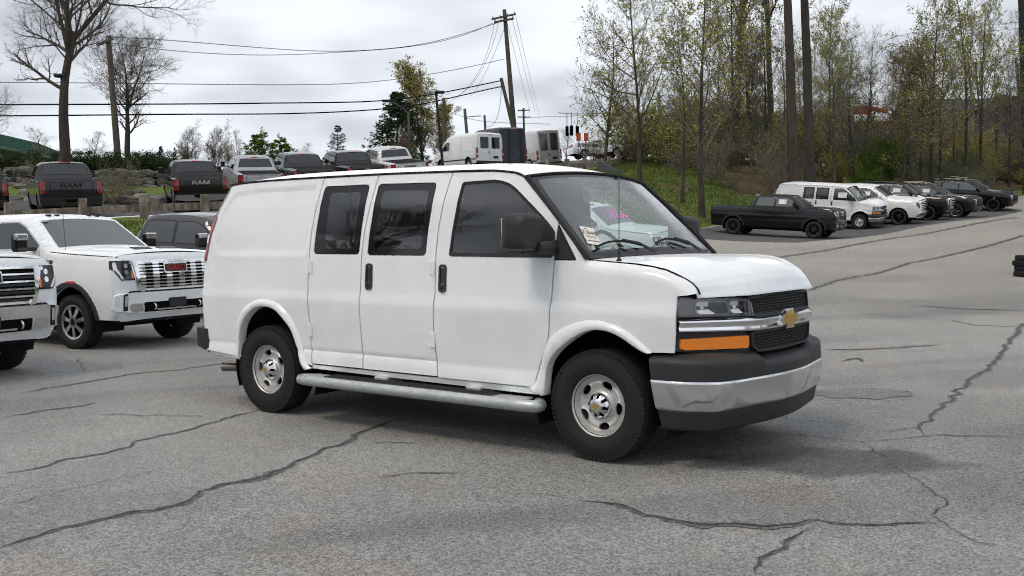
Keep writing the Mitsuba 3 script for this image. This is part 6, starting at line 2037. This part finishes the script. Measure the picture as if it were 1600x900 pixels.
for lb, x, y, h in (('lowest', 11.6, 60.5, 1.6), ('second lowest', 10.2, 63, 2.2), ('third lowest', 12.4, 64, 2.6), ('rightmost upper', 11.4, 68, 2.8), ('leftmost upper', 8.6, 70, 2.0), ('highest but one', 10, 73, 2.6), ('highest', 6.2, 78, 2.4)):
    plant('brush', 'thicket_shrub', f'grey leafless shrub on the grass hill, {lb} of them', 'shrub', 0, 0, 0, 'shrubs on the grass hill', xy=(x, y), hgt=h)
# trees across the road to the left of the picture, mirrored in the van's windows
for lb, x, y, h, kd in [('nearest', -52, -9, 17, 'bare'), ('second nearest', -54, -22, 15, 'bare2'), ('tallest', -62, 2, 19, 'bare'), ('widest', -50, -36, 16, 'bare'), ('farthest', -72, -14, 20, 'bare2'), ('northern', -60, 14, 15, 'bare2'), ('southern', -46, -50, 15, 'bare')]:
    plant(kd, 'roadside_tree', f'bare roadside tree mirrored in the van windows, the {lb} of them', 'tree', 0, 0, 0, 'trees mirrored in the van windows', xy=(x, y), hgt=h)
for lb, x, y, h, kd in [('first', 46, -6, 12, 'bud3'), ('second', 48, 6, 13, 'bare'), ('third', 47, 17, 11, 'bud3'), ('fourth', 50, 28, 13, 'bud'), ('fifth', 44, -18, 12, 'bare')]:
    plant(kd, 'lot_side_tree', f'unseen tree added beyond the right side of the lot, {lb} from the road', 'tree', 0, 0, 0, 'unseen trees added for the chrome to mirror', xy=(x, y), hgt=h, wide=1.3)  # unseen trees, added to darken the horizon mirrored in the chrome
for i, y in enumerate(np.arange(-22, 36, 2.6)):
    m = np.eye(4); m[:3, :3] = rotz(i * 1.7) * (3.0 + .6 * math.sin(i * 2.1)); m[:3, 3] = (43 + math.sin(i), y, float(H(43, y)) - .05)
    scene[f'added_side_hedge__{i + 1:03d}'] = {'type': 'instance', 'shapegroup': {'type': 'ref', 'id': GROUPS[('brush_red', 'shrub_green', 'brush')[i % 3]]}, 'to_world': T(m.tolist())}  # unseen hedge, added to deepen the dark band in the chrome
labels['added_side_hedge'] = dict(label='unseen scrubby hedge added along the right side of the lot for the van chrome to mirror', category='hedge', kind='stuff')

# short grass on the banks
def grass(poly, n, seed, hgt, key, label):
    rg = np.random.default_rng(seed)
    x0, y0, x1, y1 = poly.bounds
    q = rg.uniform((x0, y0), (x1, y1), (n * 3, 2))
    q = q[shapely.contains_xy(poly, q[:, 0], q[:, 1])][:n]
    z = H(q[:, 0], q[:, 1])
    k = meshkit.noise(np.c_[q * 1.2, np.zeros(len(q))], 3)
    h = hgt * (.5 + 1.0 * k) * rg.uniform(.6, 1.4, len(q))
    a = rg.uniform(0, 6.28, len(q)); w = .018
    B = np.c_[q, z - .02]
    dx = np.c_[np.cos(a) * w, np.sin(a) * w, np.zeros(len(q))]
    tip_ = B + np.c_[rg.normal(0, .4, (len(q), 2)) * h[:, None], h + .02]
    V = np.stack([B - dx, B + dx, tip_], 1).reshape(-1, 3)
    put(key, (V, np.arange(len(V)).reshape(-1, 3)), 'grass_green', smooth=False)
    labels[key] = dict(label=label, category='grass', kind='stuff')


bank = Polygon([(-20, 23.6), (-13, 23.8), (-8, 24.8), (-4.5, 27.7), (-1, 31.7), (3, 37.2), (1.5, 42), (-4, 40), (-7, 34), (-11, 31), (-16, 29.6), (-20, 29.6)])
hillp = Polygon([(3.2, 36.5), (6.1, 42), (8.2, 46.2), (10.3, 50.4), (13, 54.6), (16.5, 57.6), (13, 60), (11, 70), (8, 74), (5, 62), (1, 50)])
grass(bank, 26000, 3, .10, 'grass_blades', 'short bright green grass on the bank below the timber guard rail')
grass(hillp, 30000, 4, .11, 'hill_grass_blades', 'short green grass on the hill among the thin trees')
# ---------------------------------------------------------------- parked vehicles
def park(x, y, yaw, wb=4.03, dz=0.0, scale=1.0):
    """Pose with the rear axle at (x, y), tilted to lie on the terrain."""
    c, s = math.cos(yaw), math.sin(yaw)
    pts = {(a, b): float(H(x + c * a - s * b, y + s * a + c * b)) for a in (0, wb) for b in (-.85, .85)}
    z0 = (pts[0, -.85] + pts[0, .85]) / 2
    z1 = (pts[wb, -.85] + pts[wb, .85]) / 2
    pitch = math.atan2(z1 - z0, wb)
    roll = math.atan2((pts[0, .85] + pts[wb, .85] - pts[0, -.85] - pts[wb, -.85]) / 2, 1.7)
    m = np.eye(4); m[:3, :3] = rotz(yaw) @ roty(-pitch) @ rotx(roll) * scale; m[:3, 3] = (x, y, z0 + dz)
    return T(m.tolist())


def front_at(x, y, yaw, wb=4.03):
    """Rear axle so that the middle of the front axle stands at (x, y)."""
    return x - math.cos(yaw) * wb, y - math.sin(yaw) * wb


yw = -.53
SC = .935
for fx, fy, key, lb, paint, op in [
        (-5.66, 15.25, 'white_pickup', 'white pickup with bright block chrome grille and black wheel flares left of the van', 'white_paint', dict(lod=0, grille='denali', bumper='body', mirrors='chrome', hood_vents=True, flares='black_plastic')),
        (-6.50, 11.55, 'white_pickup', 'white pickup cut by the left edge with dark barred grille and chrome bumper', 'white_paint', dict(lod=0, grille='bars', bumper='chrome', mirrors='chrome', hood_vents=True, flares='white_paint')),
        (-4.3, 19.3, 'grey_pickup', 'dark grey pickup half hidden between the white pickup and the van tail', 'granite_paint', dict(lod=1, mirrors='chrome')),
        (3.2, 26.6, 'white_pickup', 'white pickup seen through the windscreen of the cargo van', 'white_paint_far', dict(lod=1, mirrors='black'))]:
    x, y = front_at(fx, fy, yw, 4.03 * SC)
    pickup(park(x, y, yw, 4.03 * SC, 0, SC), key, lb, 'front pickups facing the van', paint, 'front', op)
RA = [  # tailgate pixel centre x, distance of the tailgate, yaw, paint, label, options
    (-33, 33.2, 2.05, 'black_paint', 'dark pickup of which only the right rear corner shows at the left edge', dict(script=None, tail='dark')),
    (117, 34.0, 2.07, 'charcoal_paint', 'charcoal pickup with dark lettering on its tailgate, leftmost of the row', dict(script='RAM', script_mat='gloss_black', tail='dark')),
    (319, 38.6, 1.96, 'black_paint', 'black pickup with bright lettering and chrome bumper, second of the row', dict(script='RAM', script_mat='chrome')),
    (414, 43.0, 1.95, 'silver_paint', 'grey silver pickup with a dark rear window, third of the row', dict(script='head', script_mat='chrome')),
    (497, 46.0, 2.02, 'charcoal_paint', 'charcoal pickup with small round badge, fourth of the row', dict(script='head', script_mat='chrome')),
    (580, 47.5, 2.05, 'black_paint', 'black pickup with small pale badge, fifth of the row', dict(script='head', script_mat='chrome')),
    (647, 50.0, 2.06, 'light_silver_paint', 'pale silver pickup with dark lettering, last of the row beside the lamp', dict(script='REBEL', script_mat='gloss_black', tail='body')),
]
for px, d, yaw, paint, lb, op in RA:
    X0 = (px - 800) / FOC * d
    x, y = X0 + math.cos(yaw) * 1.22, d + math.sin(yaw) * 1.22
    pickup(park(x, y, yaw, 3.75, 0, .93), 'rear_pickup', lb, 'pickups on the upper lot seen from behind', paint, 'rear', op)
for px, d, yaw, paint, lb, h, op in [
        (768, 64, 2.15, 'white_paint_far', 'low white delivery van with twin rear windows and a blue plate', 2.30, dict(windows=True)),
        (806, 66, 2.12, 'navy_paint', 'tall dark blue delivery van between two white ones', 2.75, dict(windows=False)),
        (862, 70, 2.12, 'white_paint_far', 'tall white delivery van with a pale rear door framed in black', 2.75, dict(windows=True, door='pale'))]:
    X0 = (px - 800) / FOC * d
    panel_van(park(X0 + math.cos(yaw), d + math.sin(yaw), yaw, 3.45), 'delivery_van', lb, 'delivery vans on the upper lot', paint, h, op)

# the row on the right
def right(px, d, yaw, wb): return front_at((px - 800) / FOC * d + .85 * math.sin(-yaw), d + .85 * math.cos(yaw), yaw, wb)


yr = -.58
for i_, (yy, lb, pt, op) in enumerate([(-7.0, 'nearest the road', 'granite_paint', {}), (-2.5, 'second from the road', 'black_paint', {}), (2.5, 'third from the road', 'silver_paint', {}), (8.5, 'fourth from the road', 'charcoal_paint', {})]):
    suv(park(38, yy, math.pi, 3.07), 'side_suv', f'unseen car added at the right side of the lot, {lb}', 'unseen cars added for the van chrome to mirror', pt, dict(sticker=False))  # unseen cars, added so the chrome mirrors a dark band
x, y = right(1271, 43.2, -.56, 4.03 * .87)
pickup(park(x, y, -.56, 4.03 * .87, 0, .87), 'black_pickup', 'black pickup with black wheels parked first in the right-hand row', 'vehicles in the right-hand row', 'black_paint', 'front', dict(lod=1, dark=True, mirrors='black', wheels='gloss_black', flares='black_plastic', bumper='body', sticker=True))
x, y = right(1343, 50.3, yr, 3.43)
XS = park(x, y, yr, 3.43)
sv = thing('white_van', 'white window van behind the black pickup in the right-hand row', 'van', 'vehicles in the right-hand row')
for k_ in [k_ for k_ in scene if k_.startswith('cargo_van__')]:
    if any(w in k_ for w in ('sticker', 'pink', 'emblem', 'aerial', 'step_bar', 'roof_fin')): continue
    scene[sv + k_[len('cargo_van'):]] = {**scene[k_], 'to_world': XS}
tx = text2('GMC', .055, .006)
put(sv + '__badge', (np.c_[4.33 + tx[0][:, 2], tx[0][:, 0] * 1.2, 1.04 + tx[0][:, 1]], tx[1]), 'red_letter', XS, False)
put(sv + '__window_sticker', drape(sbox(2.35, 1.50, 2.78, 1.76), vs(.004), .1), 'paper_white', XS)
for px, d, yaw, lb, paint, op in [
        (1404, 51.8, -.60, 'white sport utility car with barred chrome grille in the right-hand row', 'white_paint_far', dict(wheels='dark_chrome', cut=-.0, hgt=1.03)),
        (1449, 54.0, -.61, 'black sport utility car with barred chrome grille in the right-hand row', 'black_paint', dict(wheels='gloss_black', hgt=1.03)),
        (1493, 56.3, -.62, 'dark grey sport utility car with dark grille, second from the end of the row', 'charcoal_paint', dict(dark=True, grille='fine', cut=.05, hgt=.95, wheels='satin_chrome', roof_rails=True)),
        (1551, 61.5, -.64, 'dark sport utility car at the far end of the right-hand row', 'black_paint', dict(dark=True, grille='fine', cut=.30, hgt=.92, wheels='gloss_black', roof_rails=True, sticker=False))]:
    wb = 3.07 - op.get('cut', 0)
    x, y = right(px, d, yaw, wb)
    suv(park(x, y, yaw, wb), 'parked_suv', lb, 'vehicles in the right-hand row', paint, op)

# traffic waiting at the junction on the hill
for px, py, d, yaw, lb, paint, op in [
        (934, 222, 98, .25, 'white car waiting left of the tall hill tree at the junction', 'white_paint_far', dict(hgt=.80, cut=.35)),
        (962, 213, 104, .15, 'dark car at the junction, second from the left', 'charcoal_paint', dict(hgt=.95)),
        (985, 214, 98, .20, 'white car at the junction behind the tall hill tree', 'white_paint_far', dict(hgt=.82, cut=.35)),
        (1015, 207, 98, .18, 'silver grey car at the junction right of the tall hill tree', 'silver_paint', dict(hgt=.85, cut=.3)),
        (1052, 203, 102, .15, 'rightmost white car on the upper road', 'white_paint_far', dict(hgt=.9, cut=.2))]:
    X0 = (px - 800) / FOC * d
    z = at(px, py, d)[2]
    m = np.eye(4); m[:3, :3] = rotz(yaw); m[:3, 3] = (X0 - 1.5, d, max(z, float(H(X0, d))))
    m[2, 3] = float(H(X0, d))
    suv(T(m.tolist()), 'distant_car', lb, 'cars at the junction', paint, dict(op, sticker=False, wheels='satin_chrome'))
mat('signal_red', {'type': 'twosided', 'bsdf': {'type': 'diffuse', 'reflectance': rgb(.7, .02, .02)}})
scene['signal_glow'] = {'type': 'diffuse', 'reflectance': rgb(.3, .01, .01)}
mat('orange_fabric', pr((.50, .085, .025), .8, 0, .2))
sgk = 0
for px, py, lit, lb in [(886, 205, 0, 'unlit back of a traffic signal, leftmost of all'), (893, 204, 0, 'unlit back of a traffic signal, second from the left'), (902, 205, 1, 'traffic signal showing red above the orange signs'), (952, 197, 1, 'traffic signal showing red beside the bushy hill tree'), (1010, 182, 0, 'dark traffic signal right of the tall hill tree, left one'), (1018, 185, 0, 'dark traffic signal right of the tall hill tree, middle one'), (1025, 187, 0, 'dark traffic signal right of the tall hill tree, right one')]:
    d = 96.0
    P = at(px, py, d)
    k = thing('traffic_signal', lb, 'traffic light', 'traffic signals at the junction')
    put(k + '__housing', tf(box(-.15, .15, -.12, .12, -.46, .46, .03), None, P), 'pole_dark')
    put(k + '__hanger', tube([P + [0, 0, .46], [P[0], P[1], at(px, 176, d)[2]]], .03, 5), 'pole_dark')
    for q, zz in enumerate((.30, 0, -.30)):
        if lit and q == 0:
            e = mikit.ply(tf(lathe([(.0, 0.), (.13, .0), (.13, .02)], 14), None, P + [0, -.135, zz]), 'signal_glow', smooth=False)
            e['emitter'] = {'type': 'area', 'radiance': rgb(2.2, .05, .06)}
            scene[k + '__red_light'] = e
        else:
            put(k + '__lens', tf(lathe([(.0, 0.), (.12, .0), (.12, .02)], 12), None, P + [0, -.125, zz]), 'gap_black')
        put(k + '__visor', tf(lathe([(.14, -.12), (.14, .0)], 12), None, P + [0, -.125, zz]), 'pole_dark')
wire('signal_span_wire', 'span wire carrying the traffic signals over the junction', [(872, 176, 96), (902, 178, 96), (952, 177, 96), (1018, 176, 96), (1040, 174, 96)], .03)
for px, lb in ((904, 'left of two orange roadwork signs on stands'), (916, 'right of two orange roadwork signs on stands')):
    P = at(px, 214, 88)
    k = thing('roadwork_sign', lb, 'sign', 'orange roadwork signs')
    v4 = np.array([(-.42, -.42), (.42, -.42), (.42, .42), (-.42, .42)])
    put(k + '__panel', tf(box(-.19, .19, -.015, .015, -.33, .33), None, P), 'orange_fabric')
    put(k + '__stand', join([tube([P + [-.05, .03, .3], [P[0] - .05, P[1] + .03, float(H(P[0], P[1])) - .1]], .03, 5), tube([P + [0, .03, -.3], [P[0] + .4, P[1] - .3, float(H(P[0], P[1])) - .05]], .025, 5)]), 'pole_dark')

# tyres stacked at the right edge
P = ground_hit(1590, 432)
tyk = tyre(.31, .15, .18, 48)
offs = [(0, 0), (.03, .02), (-.02, .03), (.02, -.03), (.10, .02)]
tl = ['lowest', 'second lowest', 'second highest', 'top']
rxm = rotx(math.pi / 2)
for k in range(4):
    q = thing('stacked_tyre', f'{tl[k]} black tyre of the stack at the right edge', 'tyre', 'tyres stacked at the right edge')
    scene.update({q: mikit.ply(tf(tyk, rxm, (P[0] + .22 + offs[k][0], P[1] + offs[k][1], P[2] + .075 + k * .142)), 'rubber', smooth=40)})

# buildings beyond the woods
mat('slate', pr((.06, .062, .066), .8, 0, .2))
mat('grey_siding', pr((.26, .27, .28), .85, 0, .2))
hb = thing('grey_house', 'grey house with a dark gabled roof and tall gable beyond the woods', 'house')
C = at(1560, 185, 105)
bz_ = float(H(C[0], C[1]))
def hbox(x0, x1, y0, y1, z0, z1, m, part): put(hb + '__' + part, box(C[0] + x0, C[0] + x1, C[1] + y0, C[1] + y1, bz_ + z0, bz_ + z1), m, smooth=False)
zt_ = at(1560, 172, 105)[2] - bz_
zr_ = at(1560, 150, 105)[2] - bz_
hbox(-8, 3, 0, 7, -1, zt_, 'grey_siding', 'wall')
put(hb + '__roof', hull([(C[0] + x, C[1] + y, bz_ + z) for x in (-8.4, 3.4) for y, z in ((-.5, zt_), (7.5, zt_), (3.5, zt_ + 1.6))]), 'slate', smooth=False)
put(hb + '__gable', hull([(C[0] + x, C[1] + y, bz_ + z) for y in (-1.2, 4) for x, z in ((-2.4, -1), (2.0, -1), (2.0, zr_ - .3), (-.4, zr_), (-2.4, zr_ - 1.6))]), 'slate', smooth=False)
for x in (-6.5, -4.6):
    put(hb + '__window', box(C[0] + x, C[0] + x + .9, C[1] - .04, C[1] + .02, bz_ + zt_ - 1.7, bz_ + zt_ - .5), 'glass_dark', smooth=False)
mat('red_machine_paint', pr((.50, .03, .02), .4, 0, .4))
rk = thing('red_lift', 'red lift machine half hidden in the woods', 'machine')
C2 = at(1352, 172, 92)
put(rk + '__boom', join([tf(box(-.1, 1.9, -.2, .2, -.16, .16, .04), roty(.22), C2 + [.1, 0, .25]), tf(box(-.9, .5, -.3, .3, -.35, .35, .06), None, C2 + [-.1, 0, 0])]), 'red_machine_paint')
put(rk + '__body', tf(box(-1.6, 3.2, -.8, .8, -.7, .0, .08), None, C2 + [.8, .3, -1.0]), 'red_machine_paint')
put(rk + '__tower', tf(box(-.25, .25, -.25, .25, -6, 0.0), None, C2 + [.5, .3, -1.6]), 'pole_dark')
